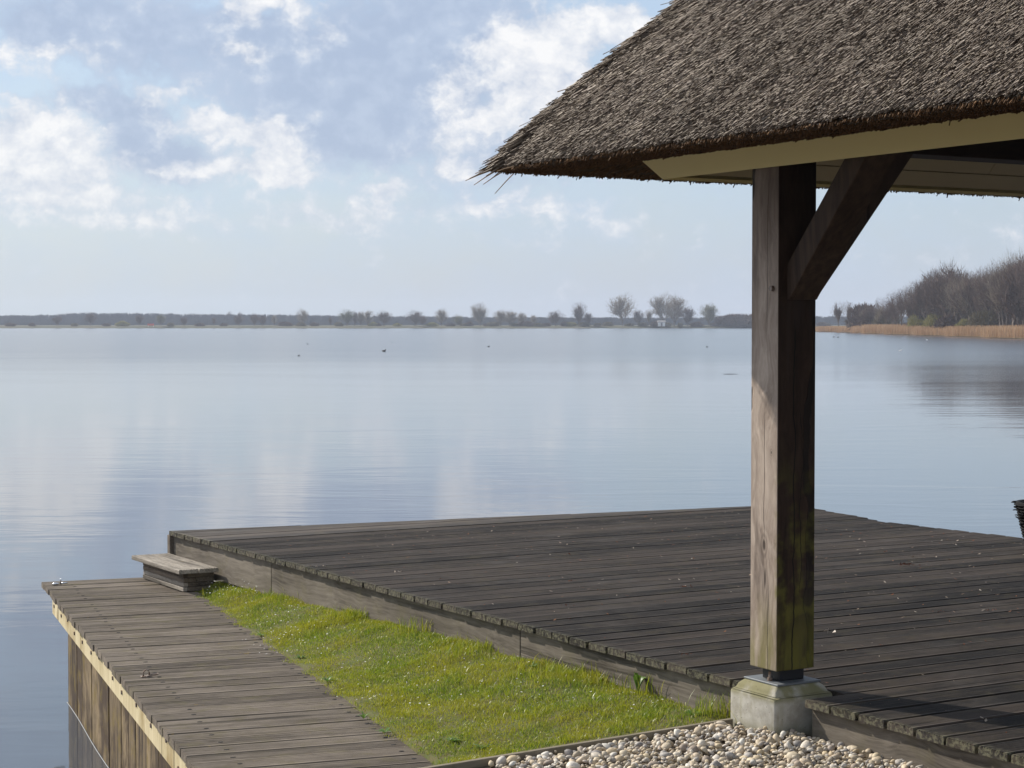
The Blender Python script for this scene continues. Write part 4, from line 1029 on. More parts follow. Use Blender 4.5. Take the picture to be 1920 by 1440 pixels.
def leafy(name, X, Y, z, n, L, wd_, rise, label, cat='weed', group=None, mt='weed', parent_stem=False):
    """rosette of bent leaves"""
    t = empty(name, (X, Y, z)); 
    for i in range(n):
        az_ = i * 2.4 + R.uniform(-.3, .3); l = L * R.uniform(.6, 1.1); w_ = wd_ * R.uniform(.7, 1.1); rs = rise * R.uniform(.6, 1.2); d = Vector((math.cos(az_), math.sin(az_), 0)); s_ = Vector((-d.y, d.x, 0)); m = MB()
        prof = [(0, .15), (.25, .6), (.5, 1.0), (.75, .8), (1, .05)]
        for u, ww in prof:
            c = d * (l * u * (1 - .3 * rs)) + Vector((0, 0, l * rs * u * (1.35 - .75 * u)))
            m.v += [tuple(c - s_ * w_ * ww / 2 + Vector((0, 0, .15 * w_ * ww))), tuple(c), tuple(c + s_ * w_ * ww / 2 + Vector((0, 0, .15 * w_ * ww)))]
        for k in range(4):
            q = 3 * k; m.f += [(q, q + 1, q + 4, q + 3), (q + 1, q + 2, q + 5, q + 4)]
        link('leaf', m.mesh('leaf', M[mt], smooth=True), t)
    tag(t, label, cat, group); return t


def ground_pt(px, y, h=1.53):
    for _ in range(8):
        D = h * 3550 / (y - 606); X = (px - 960) / 3550 * D; h = CZ - float(gz_(X, D))
    return X, D, CZ - h


for px, y, n, L, wd_, rise, lb in ((1197, 1303, 5, .075, .036, 2.3, 'upright broad-leaved dock plant against the deck fascia'), (905, 1408, 9, .05, .014, .4, 'flat rosette weed in the lawn near the gravel corner'), (612, 1282, 12, .045, .010, .7, 'bright green tuft weed at the boardwalk edge, midway along the lawn'),
                                   (560, 1237, 10, .035, .011, .5, 'dark green weed at the boardwalk edge, above the bright tuft'), (680, 1352, 12, .05, .008, .8, 'grassy weed spilling on the boardwalk planks, below the bright tuft'), (720, 1378, 10, .045, .014, .4, 'clover-like weed at the lowest boardwalk corner of the lawn'),
                                   (850, 1395, 8, .05, .016, .5, 'grey-green leafy weed in the lower lawn left of the rosette'), (1300, 1345, 9, .05, .014, .4, 'small leafy weed by the gravel edging near the concrete plinth'), (1000, 1255, 8, .05, .010, .6, 'small weed in the lawn close to the middle of the deck fascia'),
                                   (487, 1195, 9, .035, .012, .5, 'silvery weed at the boardwalk edge nearest to the step')):
    X, D, z = ground_pt(px, y); leafy('weed_plant', X, D, z, n, L, wd_, rise, lb)


def tuft(px, y, n, L, label, zoff=0.0, spread=.03, lean=.5):
    X, D, z = ground_pt(px, y); nr = np.random.default_rng(int(px)); P = np.stack([nr.normal(0, spread, n), nr.normal(0, spread * .6, n), np.zeros(n)], -1); az_ = nr.uniform(0, 6.28, n); V = []; Fc = []
    for i in range(n):
        l = L * nr.uniform(.5, 1.1); w_ = .003; d = np.array([math.cos(az_[i]), math.sin(az_[i]), 0]) * lean * nr.uniform(.2, 1.1); s_ = np.array([-d[1], d[0], 0]); s_ = s_ / (np.linalg.norm(s_) + 1e-6) * w_ / 2; o_ = len(V)
        for u, ww in ((0, 1), (.35, .9), (.7, .6), (1, .1)):
            c = P[i] + d * l * u * u + np.array([0, 0, l * (u - .25 * u * u * lean)]); V += [c - s_ * ww, c + s_ * ww]
        for k in range(3): q = o_ + 2 * k; Fc.append((q, q + 1, q + 3, q + 2))
    o = link('grass_tuft', np_mesh('grass_tuft', np.array(V), np.array(Fc), M['grass']), loc=(X, D, z + zoff)); tag(o, label, 'grass tuft', kind='stuff'); return o


tuft(785, 1190, 160, .10, 'dark green grass tuft against the fascia below the middle of the deck', spread=.07)
tuft(1415, 1372, 60, .13, 'thin wiry grass tuft at the foot of the concrete plinth', spread=.035, lean=.9)
tuft(1350, 1345, 150, .11, 'tall yellowish grass tuft left of the concrete plinth', spread=.06)
tuft(1230, 1305, 90, .10, 'sparse tall grass tuft at the fascia beside the dock plant', spread=.08)
tuft(880, 1235, 80, .08, 'thin grass tuft at the fascia right of the dark green tuft', spread=.07)
tuft(1040, 1270, 80, .085, 'loose grass tuft at the fascia left of the dock plant', spread=.09)
tuft(640, 1160, 70, .07, 'low grass tuft at the fascia left of the dark green tuft', spread=.06)
tuft(1160, 1292, 60, .08, 'short grass tuft at the fascia just left of the dock plant', spread=.06)
tuft(450, 1120, 120, .06, 'bright grass tuft growing beside the wooden step', spread=.10)


def daisies():
    nr = np.random.default_rng(15); V = []; Fc = []
    def add(px, y, hgt):
        X, D, z = ground_pt(px, y); c = np.array([X, D, z + hgt]); k = 6; o_ = len(V); r_ = nr.uniform(.0025, .005); V.append(c)
        for i in range(k): V.append(c + np.array([math.cos(i * 1.047) * r_, math.sin(i * 1.047) * r_, nr.uniform(-.001, .002)]))
        for i in range(k): Fc.append((o_, o_ + 1 + i, o_ + 1 + (i + 1) % k))
    for i in range(60): add(nr.uniform(385, 480), nr.uniform(1112, 1135), nr.uniform(.02, .09))
    for i in range(90): add(nr.uniform(450, 620), nr.uniform(1130, 1240), nr.uniform(.012, .03))
    for i in range(120): add(nr.uniform(600, 1300), nr.uniform(1240, 1340), nr.uniform(.01, .025))
    return np_mesh('tiny_flowers', np.array(V), np.array(Fc), M['daisy'])


o = link('tiny_flowers', daisies()); tag(o, 'tiny white flowers dotted through the lawn and by the step', 'flowers', kind='stuff')
ed = Thing('edging_plank', (1.5, EB, CZ - 1.62), 1)
m = MB().hexa([(-.9, EB - .011, CZ - 1.72), (4.25, EB - .011, CZ - 1.60), (4.25, EB + .011, CZ - 1.60), (-.9, EB + .011, CZ - 1.72)], [(-.9, EB - .011, CZ - 1.575), (4.25, EB - .011, CZ - 1.462), (4.25, EB + .011, CZ - 1.462), (-.9, EB + .011, CZ - 1.575)]).bevel(.002)
o = link('edging_plank', m.mesh('edging_plank', M['edging'], -ed.org), loc=ed.o.location, rz=ROT1); bpy.data.objects.remove(ed.o); tag(o, 'narrow wooden edging plank between the lawn and the gravel', 'edging')


def grav_z(a, b): return CZ - np.interp(a, [-.5, 1.5, 3.0, 4.4], [1.60, 1.545, 1.495, 1.472]) - .0 * b


mb = MB(); aa = np.linspace(-1.5, AL + .05, 30); bs = np.linspace(1.5, EB - .008, 20)
for b in bs:
    for a in aa: P_ = W(float(a), float(b), 0); mb.v.append((P_.x, P_.y, float(grav_z(a, b)) - .018))
for j in range(19):
    for i in range(29): q = j * 30 + i; mb.f.append((q, q + 1, q + 31, q + 30))
o = link('gravel_bed', mb.mesh('gravel_bed', M['soil'])); tag(o, kind='structure')


def gravel():
    bm = bmesh.new(); bmesh.ops.create_icosphere(bm, subdivisions=2, radius=1); bv = np.array([v.co[:] for v in bm.verts]); bf = np.array([[v.index for v in f.verts] for f in bm.faces]); bm.free()
    nr = np.random.default_rng(21); Vs = []; Fs = []; pts = []; variants = []
    for k in range(24):
        v = bv.copy(); 
        for q in range(3):
            d = nr.normal(0, 1, 3); d /= np.linalg.norm(d); v *= (1 + .12 * np.sin(v @ d * nr.uniform(1.5, 3) + nr.uniform(0, 6)))[:, None]
        # a flat broken side or two
        for q in range(2):
            d = nr.normal(0, 1, 3); d /= np.linalg.norm(d); h = v @ d; lim = nr.uniform(.6, .85); v -= np.maximum(h - lim, 0)[:, None] * d * .8
        variants.append(v)
    n = 19000; a = nr.uniform(.9, AL + .012, n); b = nr.uniform(3.9, EB - .02, n)
    X = a * p1.x + b * e1.x; Y = a * p1.y + b * e1.y
    px = 960 + 3550 * X / Y; k = (px < 2150) & (walk_edge(X, Y) > .0) & (Y > 5.3); a, b, X, Y = a[k], b[k], X[k], Y[k]
    inpl = (a > 4.265) & (b > 5.335); a, b, X, Y = a[~inpl], b[~inpl], X[~inpl], Y[~inpl]
    n = len(a); print('pebbles', n); layer = nr.integers(0, 2, n)
    Rr = nr.lognormal(math.log(.0080), .42, n); Rr = np.clip(Rr, .0035, .021)
    z = grav_z(a, b) - .012 + layer * .010 + nr.uniform(-.003, .005, n) + .006 * np.sin(a * 5) * np.sin(b * 6)
    for i in range(n):
        v = variants[nr.integers(0, 24)] * np.array([nr.uniform(.95, 1.45), nr.uniform(.8, 1.1), nr.uniform(.55, .85)]) * Rr[i]
        A = nr.normal(0, .45, 2); rz = nr.uniform(0, 6.28); c, s = math.cos(rz), math.sin(rz); v = v @ np.array([[c, s, 0], [-s, c, 0], [0, 0, 1]])
        c, s = math.cos(A[0]), math.sin(A[0]); v = v @ np.array([[1, 0, 0], [0, c, s], [0, -s, c]]); c, s = math.cos(A[1]), math.sin(A[1]); v = v @ np.array([[c, 0, s], [0, 1, 0], [-s, 0, c]])
        Vs.append(v + np.array([X[i], Y[i], z[i]]))
    nv = len(bv); Vs = np.concatenate(Vs); Fs = (bf[None] + (np.arange(n) * nv)[:, None, None]).reshape(-1, 3)
    return np_mesh('gravel', Vs, Fs, M['pebble'], True)


o = link('gravel', gravel()); tag(o, 'cream, grey and tan rounded gravel beside the concrete plinth', 'gravel', kind='stuff')
# ------------------------------------------------------------------ pavilion
pav = Thing('thatched_pavilion', (6.5, 4.1, DECK), 1)
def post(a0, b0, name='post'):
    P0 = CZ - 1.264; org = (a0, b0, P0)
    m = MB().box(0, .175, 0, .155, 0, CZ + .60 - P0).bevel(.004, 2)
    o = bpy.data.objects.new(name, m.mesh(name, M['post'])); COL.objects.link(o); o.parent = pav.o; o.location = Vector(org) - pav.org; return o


def base(a0, b0):
    """foot plate, black shoe and concrete plinth below a post whose near-left corner is (a0, b0)"""
    ac, bc = a0 + .0875, b0 + .0775; zp = CZ - 1.307
    pav.part('steel_shoe', MB().box(ac - .052, ac + .064, bc - .05, bc + .05, zp + .0005, zp + .042).bevel(.003), M['black_steel'])
    pav.part('base_plate', MB().box(ac - .100, ac + .102, bc - .100, bc + .100, zp - .007, zp).bevel(.0015), M['steel'])
    for (da, db) in ((-.072, -.02), (.078, .07)):
        pav.part('anchor_bolt', MB().tube([(ac + da, bc + db, zp), (ac + da, bc + db, zp + .012), (ac + da, bc + db, zp + .0121), (ac + da, bc + db, zp + .034)], [.0105, .0105, .0055, .005], 6), M['rust'])
    a1, a2, b1_, b2_ = ac - .138, ac + .132, bc - .132, bc + .130; z1 = CZ - 1.349; z0 = CZ - 1.72; zt = zp - .0072
    o_ = Vector((ac, bc, CZ - 1.476)); m = MB(); seg = [(z0, 0), (z1 - .006, 0.0), (z1 + .0, -.006), (z1 + .004, -.014), (z1 + .020, -.020), (zt, -.036)]
    rings = []
    for z_, ins in seg:
        rings.append([(a1 - ins * -1 * -1 if False else a1 - ins, b1_ - ins), (a2 + ins, b1_ - ins), (a2 + ins, b2_ + ins), (a1 - ins, b2_ + ins)]); 
        for q in rings[-1]: m.v.append((q[0], q[1], z_))
    for i in range(len(seg) - 1):
        for k in range(4): m.f.append((i * 4 + k, i * 4 + (k + 1) % 4, i * 4 + 4 + (k + 1) % 4, i * 4 + 4 + k))
    m.f.append((0, 3, 2, 1)); m.f.append(tuple((len(seg) - 1) * 4 + k for k in range(4)))
    m.bevel(.006, 2)
    ob = bpy.data.objects.new('plinth', m.mesh('plinth', M['concrete'], -o_, True)); COL.objects.link(ob); ob.parent = pav.o; ob.location = o_ - pav.org


PA, PB = 4.308, 5.385
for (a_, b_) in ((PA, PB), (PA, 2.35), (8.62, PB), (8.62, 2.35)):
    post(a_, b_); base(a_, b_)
# braces of the front post
bz = CZ + .085
def brace_e(a0, a1, bs, up, sgn=-1):
    """brace rising along b in direction sgn"""
    H_ = .60; k = 1.15; top = CZ + .66; m = MB(); t_ = (top - bz) / k; t2 = (top - bz - .129) / k
    prof = [(0, bz), (sgn * .012, bz), (sgn * t_, top), (sgn * t2, top), (0, bz + .129)]
    n = len(prof); m.v = [(a0, bs + q, z) for q, z in prof] + [(a1, bs + q, z) for q, z in prof]
    m.f = [tuple(range(n)), tuple(range(2 * n - 1, n - 1, -1))] + [(i, n + i, n + (i + 1) % n, (i + 1) % n) for i in range(n)]
    return m.bevel(.003)
def brace_p(b0, b1, as_, sgn=1):
    k = 1.15; top = CZ + .66; m = MB(); t_ = (top - bz) / k; t2 = (top - bz - .129) / k
    prof = [(0, bz), (sgn * .012, bz), (sgn * t_, top), (sgn * t2, top), (0, bz + .129)]
    n = len(prof); m.v = [(as_ + q, b0, z) for q, z in prof] + [(as_ + q, b1, z) for q, z in prof]
    m.f = [tuple(range(n)), tuple(range(2 * n - 1, n - 1, -1))] + [(i, n + i, n + (i + 1) % n, (i + 1) % n) for i in range(n)]
    return m.bevel(.003)
pav.part('brace', brace_e(PA + .040, PA + .172, PB + .001, 1, -1), M['brace'])
pav.part('brace', brace_p(PB + .012, PB + .140, PA + .174), M['brace'])
pav.part('brace', brace_e(PA + .040, PA + .172, 2.35 + .154, 1, 1), M['brace'])
pav.part('brace', brace_p(PB + .012, PB + .140, 8.62 + .001, -1), M['brace'])
# shoulder block of the lower post face and bolts
pav.part('bolt', MB().tube([(PA - .014, PB + .028, CZ + .126), (PA - .002, PB + .028, CZ + .126)], .0105, 6), M['rust'])
# beams on the posts
zb = CZ + .602
pav.part('beam', MB().box(PA + .012, PA + .165, 1.95, 5.88, zb, zb + .18).bevel(.003), M['beam'])
pav.part('beam', MB().box(PA + .166, 9.05, PB + .005, PB + .150, zb + .036, zb + .2).bevel(.003), M['beam'])
pav.part('beam', MB().box(8.63, 8.78, 1.95, PB + .003, zb, zb + .18), M['beam'])
pav.part('beam', MB().box(PA + .166, 8.62, 2.36, 2.50, zb + .036, zb + .2), M['beam'])
# cream fascia boards leaning outwards and sloping soffit panels
fa, fb = 4.280, 6.047; az0, bz0 = fa, fb; dd, rise = .066, .083; zf = CZ + .570
RA0, RA1, RB1, RB0 = 3.78, 9.38, 6.545, 1.745
ia0, ia1, ib1, ib0 = fa, RA1 - .5, fb, RB0 + .5
def slab(p0, p1_, p2_, p3, th):
    """thin board from quad p0..p3, thickened along its inner normal"""
    P = [Vector(q) for q in (p0, p1_, p2_, p3)]; n = (P[1] - P[0]).cross(P[3] - P[0]).normalized() * th; return MB().hexa([tuple(q) for q in P], [tuple(q + n) for q in P])
pav.part('fascia', slab((ia0, ib0, zf), (ia0, ib1, zf), (ia0 - dd, ib1 + dd, zf + rise), (ia0 - dd, ib0 - dd, zf + rise), -.018), M['cream'])
pav.part('fascia', slab((ia0, ib1, zf), (ia1, ib1, zf), (ia1 + dd, ib1 + dd, zf + rise), (ia0 - dd, ib1 + dd, zf + rise), -.018), M['cream'])
pav.part('fascia', slab((ia1, ib1, zf), (ia1, ib0, zf), (ia1 + dd, ib0 - dd, zf + rise), (ia1 + dd, ib1 + dd, zf + rise), -.018), M['cream'])
pav.part('fascia', slab((ia1, ib0, zf), (ia0, ib0, zf), (ia0 - dd, ib0 - dd, zf + rise), (ia1 + dd, ib0 - dd, zf + rise), -.018), M['cream'])
K = 1.11
# soffit: narrow strip, groove, then panels, on each of the four slopes
def soff(u0, u1, d0, d1, side, name, mt, lift=0.0):
    """u along the eave, d inwards"""
    def pt(u, d):
        z = zf + .012 + K * d + lift
        if side == 'far': return (u, ib1 - .004 - d, z)
        if side == 'left': return (ia0 + .004 + d, u, z)
        if side == 'right': return (ia1 - .004 - d, u, z)
        return (u, ib0 + .004 + d, z)
    q = [pt(u0, d0), pt(u1, d0), pt(u1, d1), pt(u0, d1)]
    if side in ('left', 'near'): pass
    P = [Vector(x) for x in q]; n = (P[1] - P[0]).cross(P[3] - P[0]).normalized(); n = n if n.z > 0 else -n
    m = MB().hexa([tuple(x) for x in P], [tuple(x + n * .012) for x in P]); return pav.part(name, m, mt)
u = ia0 + .15
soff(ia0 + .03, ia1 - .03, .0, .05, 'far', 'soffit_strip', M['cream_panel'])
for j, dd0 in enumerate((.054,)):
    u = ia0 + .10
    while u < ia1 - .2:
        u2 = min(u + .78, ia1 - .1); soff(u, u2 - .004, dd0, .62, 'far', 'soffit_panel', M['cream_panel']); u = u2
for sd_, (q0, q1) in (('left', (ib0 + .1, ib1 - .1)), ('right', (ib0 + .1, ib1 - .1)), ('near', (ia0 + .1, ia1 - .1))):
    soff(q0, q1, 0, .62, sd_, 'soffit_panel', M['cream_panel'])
# thatch body
HALF = (RB1 - RB0) / 2
def prof(d): return CZ + .613 + K * d + .034 * (1 - math.exp(-d / .06))
ds = [0, .012, .03, .06, .10, .16, .25, .4, .6, .9, 1.3, 1.8, HALF - .001]
m = MB()
for d in ds:
    z_ = prof(d) - .012; d = d + .014; m.v += [(RA0 + d, RB1 - d, z_), (RA1 - d, RB1 - d, z_), (RA1 - d, RB0 + d, z_), (RA0 + d, RB0 + d, z_)]
nds = len(ds)
for i in range(nds - 1):
    for k in range(4): m.f.append((i * 4 + k, i * 4 + 4 + k, i * 4 + 4 + (k + 1) % 4, i * 4 + (k + 1) % 4))
m.f.append(tuple((nds - 1) * 4 + k for k in range(4)))
# underside: out to the lip, in to the fascia, then the inner roof
und = [(.05, CZ + .601), (.20, CZ + .603), (.434, CZ + .652), (.50, CZ + .652), (.55, CZ + .70)]
base_i = len(m.v)
for d, z_ in und: m.v += [(RA0 + d, RB1 - d, z_), (RA1 - d, RB1 - d, z_), (RA1 - d, RB0 + d, z_), (RA0 + d, RB0 + d, z_)]
dtop = HALF - .02; m.v += [(RA0 + dtop, RB1 - dtop, CZ + .70 + K * (dtop - .55)), (RA1 - dtop, RB1 - dtop, CZ + .70 + K * (dtop - .55)), (RA1 - dtop, RB0 + dtop, CZ + .70 + K * (dtop - .55)), (RA0 + dtop, RB0 + dtop, CZ + .70 + K * (dtop - .55))]
for k in range(4): m.f.append((k, (k + 1) % 4, base_i + (k + 1) % 4, base_i + k))
for i in range(len(und)):
    for k in range(4): q = base_i + i * 4; m.f.append((q + k, q + (k + 1) % 4, q + 4 + (k + 1) % 4, q + 4 + k))
pav.part('thatch', m, M['thatch_core'])


def frame_np(a, b, z):   # frame coords relative to pavilion origin
    return np.stack([a - pav.org.x, b - pav.org.y, z - pav.org.z], -1)


def thatch_reeds(side, n, dmax, u0, u1, seed):
    nr = np.random.default_rng(seed); d = nr.uniform(0, 1, n) * dmax; u = nr.uniform(u0, u1, n)
    if side == 'left':     # u = b
        a = RA0 + d; b = u; hip = (RB1 - d) - b; k = hip > -.01
    else:                  # far slope, u = a
        b = RB1 - d; a = u; hip = a - (RA0 + d); k = hip > -.01
    d, a, b, hip = d[k], a[k], b[k], hip[k]; n = len(d)
    z = CZ + .613 + K * d + .034 * (1 - np.exp(-d / .06))
    th = np.arctan(.56 + nr.normal(0, .10, n)) ; fan = np.deg2rad(34) * np.exp(-np.maximum(hip, 0) / .28) + nr.normal(0, .13, n)
    ca, cb = np.cos(fan), np.sin(fan)
    if side == 'left': D = np.stack([-ca * np.cos(th), cb * np.cos(th), -np.sin(th)], -1)
    else: D = np.stack([-cb * np.cos(th), ca * np.cos(th), -np.sin(th)], -1)
    L = nr.uniform(.05, .10, n); out = nr.uniform(-.006, .011, n) + .004 * np.sin(u0 + a * 31 + b * 27) ; out = out + np.where(nr.uniform(0, 1, n) < .012, .014, 0)
    nrm = np.array([-K, 0, 1.0]) if side == 'left' else np.array([0, K, 1.0]); nrm /= np.linalg.norm(nrm)
    End = frame_np(a, b, z) + nrm * out[:, None] + D * (np.where((hip < .07) & (nr.uniform(0, 1, n) < .5), nr.uniform(0, .075, n), 0))[:, None]; P = End - D * L[:, None]
    r_ = nr.uniform(.0013, .0027, n)
    return P, D, L, r_


A_ = thatch_reeds('left', 200000, .85, 3.0, RB1, 1); B_ = thatch_reeds('left', 16000, .85, RB0, 3.0, 2); C_ = thatch_reeds('far', 26000, .8, RA0, RA0 + 1.6, 3)
P = np.concatenate([q[0] for q in (A_, B_, C_)]); D_ = np.concatenate([q[1] for q in (A_, B_, C_)]); L = np.concatenate([q[2] for q in (A_, B_, C_)]); r_ = np.concatenate([q[3] for q in (A_, B_, C_)])
V, Fc = sticks(P, D_, L, r_, r_ * .95, 3, True); print('reeds', len(P))
o = link('reed_layer', np_mesh('reed_layer', V, Fc, M['reed_top']), pav.o); tag(o, kind='stuff')


def under_reeds():
    nr = np.random.default_rng(8); Ps = []; Ds = []; Ls = []; Rs = []
    for side, n, u0, u1 in (('left', 34000, 3.0, RB1), ('far', 34000, RA0, 8.2), ('left', 4000, RB0, 3.0)):
        d = nr.uniform(.0, .445, n); u = nr.uniform(u0, u1, n)
        if side == 'left': a = RA0 + d; b = u; hip = RB1 - d - b
        else: b = RB1 - d; a = u; hip = a - RA0 - d
        k = hip > -.012; d, a, b, hip = d[k], a[k], b[k], hip[k]; n = len(d)
        z = np.interp(d, [0, .03, .20, .434, .5], [.605, .602, .604, .652, .652]) + CZ + nr.uniform(-.006, .004, n) + .003 * np.sin(a * 40 + b * 33)
        th = np.where(d < .16, nr.uniform(.75, 1.35, n), nr.uniform(.30, .7, n)); fan = np.deg2rad(45) * np.exp(-np.maximum(hip, 0) / .5) + nr.normal(0, .14, n); ca, cb = np.cos(fan), np.sin(fan)
        D = np.stack([-ca * np.cos(th), cb * np.cos(th), -np.sin(th)], -1) if side == 'left' else np.stack([-cb * np.cos(th), ca * np.cos(th), -np.sin(th)], -1)
        L = np.minimum(nr.uniform(.03, .07, n), np.maximum(.008, (CZ + .612 + K * d - z) * .8 / np.sin(th))); ext = np.where(nr.uniform(0, 1, n) < .004, nr.uniform(.008, .028, n), nr.uniform(0, .005, n)) * (d < .2)
        End = frame_np(a, b, z) + D * ext[:, None]; Ps.append(End - D * L[:, None]); Ds.append(D); Ls.append(L); Rs.append(nr.uniform(.0018, .0032, n))
    return sticks(np.concatenate(Ps), np.concatenate(Ds), np.concatenate(Ls), np.concatenate(Rs), np.concatenate(Rs), 3, True)


V, Fc = under_reeds(); o = link('eave_reeds', np_mesh('eave_reeds', V, Fc, M['reed_under']), pav.o); tag(o, kind='stuff')
M['straw'] = simple('stray_straw', (.30, .20, .12), .7, nz=.4)
for (q0, q1, q2, l) in ((-.02, .02, -.30, .13), (-.005, .035, -.42, .16), (.02, .04, -.55, .15), (.05, .03, -.5, .14), (.10, .02, -.85, .19), (-.02, -.16, -.25, .10)):
    s_ = Vector((RA0 + .02 + q0, RB1 - .02 + q1, CZ + .61)); d_ = Vector((-1 + R.uniform(-.1, .3), R.uniform(-.1, .5), q2)).normalized()
    pav.part('stray_straw', MB().tube([tuple(s_ - d_ * .05), tuple(s_ + d_ * l * .35), tuple(s_ + d_ * l * .7 + Vector((0, 0, -.004)))], [.0026, .0022, .0014], 5), M['straw'])
tag(pav.o, 'open lakeside pavilion with thatched hip roof on oak posts', 'pavilion')
# ------------------------------------------------------------------ black woven planter at the right edge
a, b = wab(1906 + 62, 1034, 1.35, 1)
P_ = W(a, b, DECK + .002); pt = empty('planter', P_)
prof_ = [(.0, .0), (.115, .0), (.125, .02), (.15, .12), (.175, .23), (.19, .275), (.185, .29), (.165, .288), (.15, .25), (.0, .25)]
link('pot', MB().lathe(prof_, 32).mesh('pot', M['wicker'], smooth=True), pt)
def weave():
    nr = np.random.default_rng(4); V = []; Fc = []; m = MB()
    for j in range(16):
        z = .01 + j * .0175; r0 = np.interp(z, [0, .02, .12, .23, .275], [.115, .125, .15, .175, .19]) + .002
        pts = [((r0 + .006 * math.sin(i * math.pi + j * math.pi)) * math.cos(2 * math.pi * i / 44), (r0 + .006 * (1 if (i + j) % 2 else -1)) * math.sin(2 * math.pi * i / 44), z + nr.uniform(-.002, .002)) for i in range(45)]
        m.tube(pts, .0065, 5, False)
    for i in range(70):
        a_ = nr.uniform(0, 6.28); z = nr.uniform(.1, .285); r0 = np.interp(z, [0, .12, .23, .285], [.12, .15, .178, .19]); c = Vector((r0 * math.cos(a_), r0 * math.sin(a_), z)); o_ = Vector((math.cos(a_), math.sin(a_), nr.uniform(-.2, .6))) * .022
        s_ = Vector((-math.sin(a_), math.cos(a_), 0)) * .012; m.tube([tuple(c - s_), tuple(c + o_ * .8 - s_ * .5), tuple(c + o_ + s_ * .5), tuple(c + s_)], .0028, 5)
    return m
link('weave', weave().mesh('weave', M['wicker'], smooth=True), pt)
link('soil', MB().tube([(0, 0, .2505), (0, 0, .262)], [.149, .140], 20).mesh('soil', M['soil']), pt)
tag(pt, 'black curly woven planter cut off by the right edge of the photo', 'planter')
# ------------------------------------------------------------------ leaf litter on the deck
def litter(px, y, n, size, mt):
    a, b = wab(px, y, 1.35, 1); m = MB(); c0 = Vector((0, 0, 0))
    for i in range(n):
        c = Vector((R.gauss(0, size * .9), R.gauss(0, size * .4), .003 + R.uniform(0, size * .25))); d = Vector((R.gauss(0, 1), R.gauss(0, 1), R.gauss(0, .5))).normalized(); s_ = d.orthogonal().normalized(); l = size * R.uniform(.5, 1.0); w_ = l * R.uniform(.15, .4); k = len(m.v)
        up = Vector((0, 0, l * .15)); m.v += [tuple(c - d * l / 2), tuple(c + s_ * w_ / 2 + up), tuple(c + d * l / 2), tuple(c - s_ * w_ / 2 + up)]; m.f += [(k, k + 1, k + 2), (k, k + 2, k + 3)]
    m.v = [(x, y_, max(.0015, z)) for x, y_, z in m.v]
    return link('dead_leaf', m.mesh('dead_leaf', M[mt]), loc=W(a, b, DECK + .002))
LL = [(1703, 1063, 16, .030, 'redleaf', 'biggest red-brown leaf clump on the right half of the deck'), (1063, 1043, 7, .022, 'redleaf', 'dark curled leaf pair far out on the left half of the deck'), (1070, 1093, 6, .020, 'redleaf', 'dark leaf crumb at the middle of the deck, below the curled pair'), (1288, 1105, 9, .026, 'redleaf', 'red-brown leaf clump left of the oak post'),
      (1067, 1140, 7, .020, 'redleaf', 'dark leaf crumb lowest on the left half of the deck'), (1137, 1111, 5, .018, 'redleaf', 'reddish scrap left of the clump by the oak post'), (1657, 1038, 5, .018, 'redleaf', 'small dark crumb above the biggest leaf clump'), (597, 1066, 5, .025, 'paleleaf', 'pale curled leaf near the left corner of the deck'), (746, 1076, 5, .024, 'paleleaf', 'brownish curled leaf right of the pale one at the left'),
      (827, 1090, 4, .016, 'redleaf', 'tiny dark crumb between the curled leaf and the deck middle'), (1848, 1086, 4, .018, 'redleaf', 'dark red crumb toward the right edge of the deck'), (1765, 1151, 5, .016, 'redleaf', 'small dark crumb below the biggest leaf clump'), (1862, 1149, 10, .020, 'redleaf', 'red scatter clump by the right edge of the deck'), (1288, 1233, 6, .018, 'redleaf', 'dark stalky leaf on the front boards left of the post'),
      (1543, 1192, 3, .045, 'paleleaf', 'long pale stalk lying on the boards right of the post'), (1655, 1215, 5, .016, 'redleaf', 'rusty scrap on the brown boards right of the post'), (970, 1058, 4, .016, 'paleleaf', 'pale scrap on the far left half of the deck')]
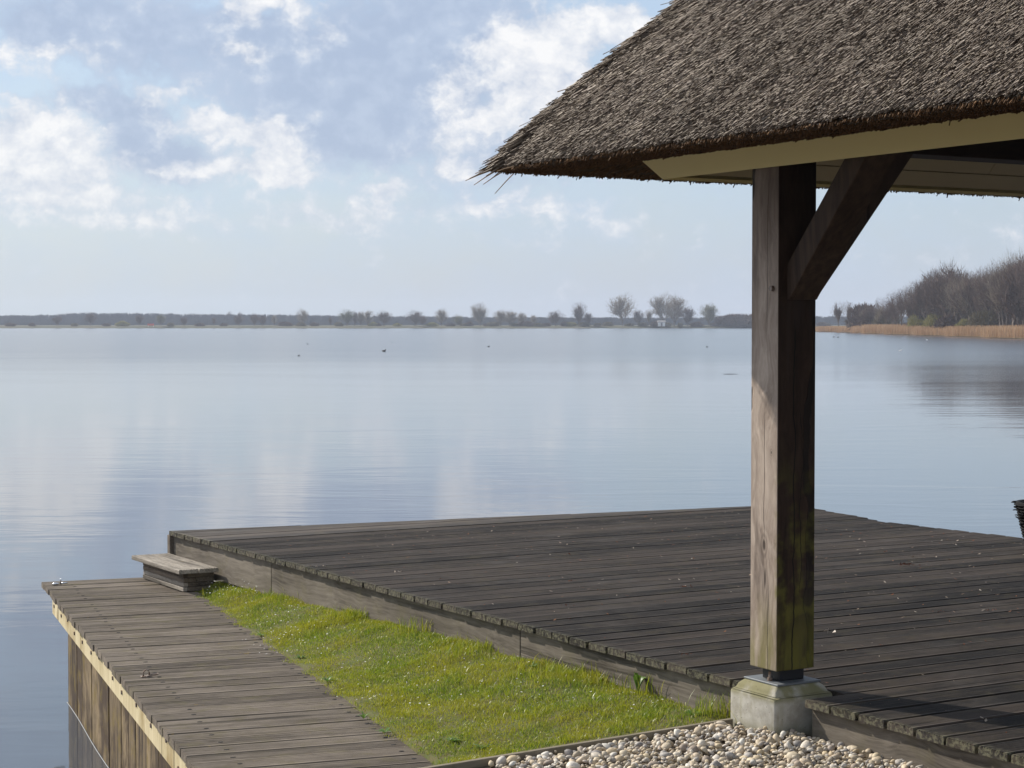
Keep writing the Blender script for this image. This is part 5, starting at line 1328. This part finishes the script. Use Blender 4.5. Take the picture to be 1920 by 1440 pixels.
for px, y, n, sz, mt, lb in LL: tag(litter(px, y, n, sz, mt), lb, 'dead leaf', 'leaf litter on the deck')


def crumbs():
    nr = np.random.default_rng(33); n = 1100; a = nr.uniform(4.45, 8.6, n); b = nr.uniform(4.0, 10.9, n); k = nr.uniform(0, 1, n) < np.interp(a, [4.4, 5.5, 7.0], [.35, .6, 1]); a, b = a[k], b[k]; n = len(a)
    C = npW(a, b, np.full(n, DECK + .0045)); s = nr.uniform(.003, .012, n); az_ = nr.uniform(0, 6.28, n); d = np.stack([np.cos(az_), np.sin(az_), nr.uniform(0, .3, n)], -1); e = np.stack([-np.sin(az_), np.cos(az_), 0 * az_], -1)
    V = np.stack([C - d * s[:, None], C + e * s[:, None] * .5, C + d * s[:, None] + [0, 0, .002], C - e * s[:, None] * .5], 1).reshape(-1, 3); return np_mesh('leaf_crumbs', V, np.arange(n * 4).reshape(-1, 4), M['crumb'])


M['crumb'] = island_mat('crumbs', [(.16, .05, .02), (.10, .04, .02), (.45, .40, .33), (.2, .08, .035), (.12, .06, .03)], .8, .2)
o = link('leaf_crumbs', crumbs()); tag(o, 'tiny rusty and pale crumbs strewn over the deck boards', 'litter', kind='stuff')
# small bright strap under the deck beside the step
a, b = wab(418, 1084, 1.56, 1)
o = link('metal_strap', MB().box(-.03, .03, -.02, .02, -.003, .003).bevel(.001).mesh('metal_strap', M['chrome']), loc=W(4.31, 10.76, CZ - 1.565), rz=ROT1); tag(o, 'short shiny metal strap beside the wooden step', 'strap')
# ------------------------------------------------------------------ haze
hm = bpy.data.materials.new('haze'); hm.use_nodes = True; hm.node_tree.nodes.clear(); t = NT(hm.node_tree)
pv = t.new('ShaderNodeVolumePrincipled'); pv.inputs['Color'].default_value = (.74, .83, 1.0, 1); pv.inputs['Density'].default_value = .00027; pv.inputs['Anisotropy'].default_value = .2
t.l.new(pv.outputs[0], t.new('ShaderNodeOutputMaterial').inputs['Volume'])
m = MB().box(-1700, 1700, -600, 1800, -4.5, 24); o = link('haze', m.mesh('haze', hm)); tag(o, 'thin pale haze over the lake', 'haze', kind='stuff')
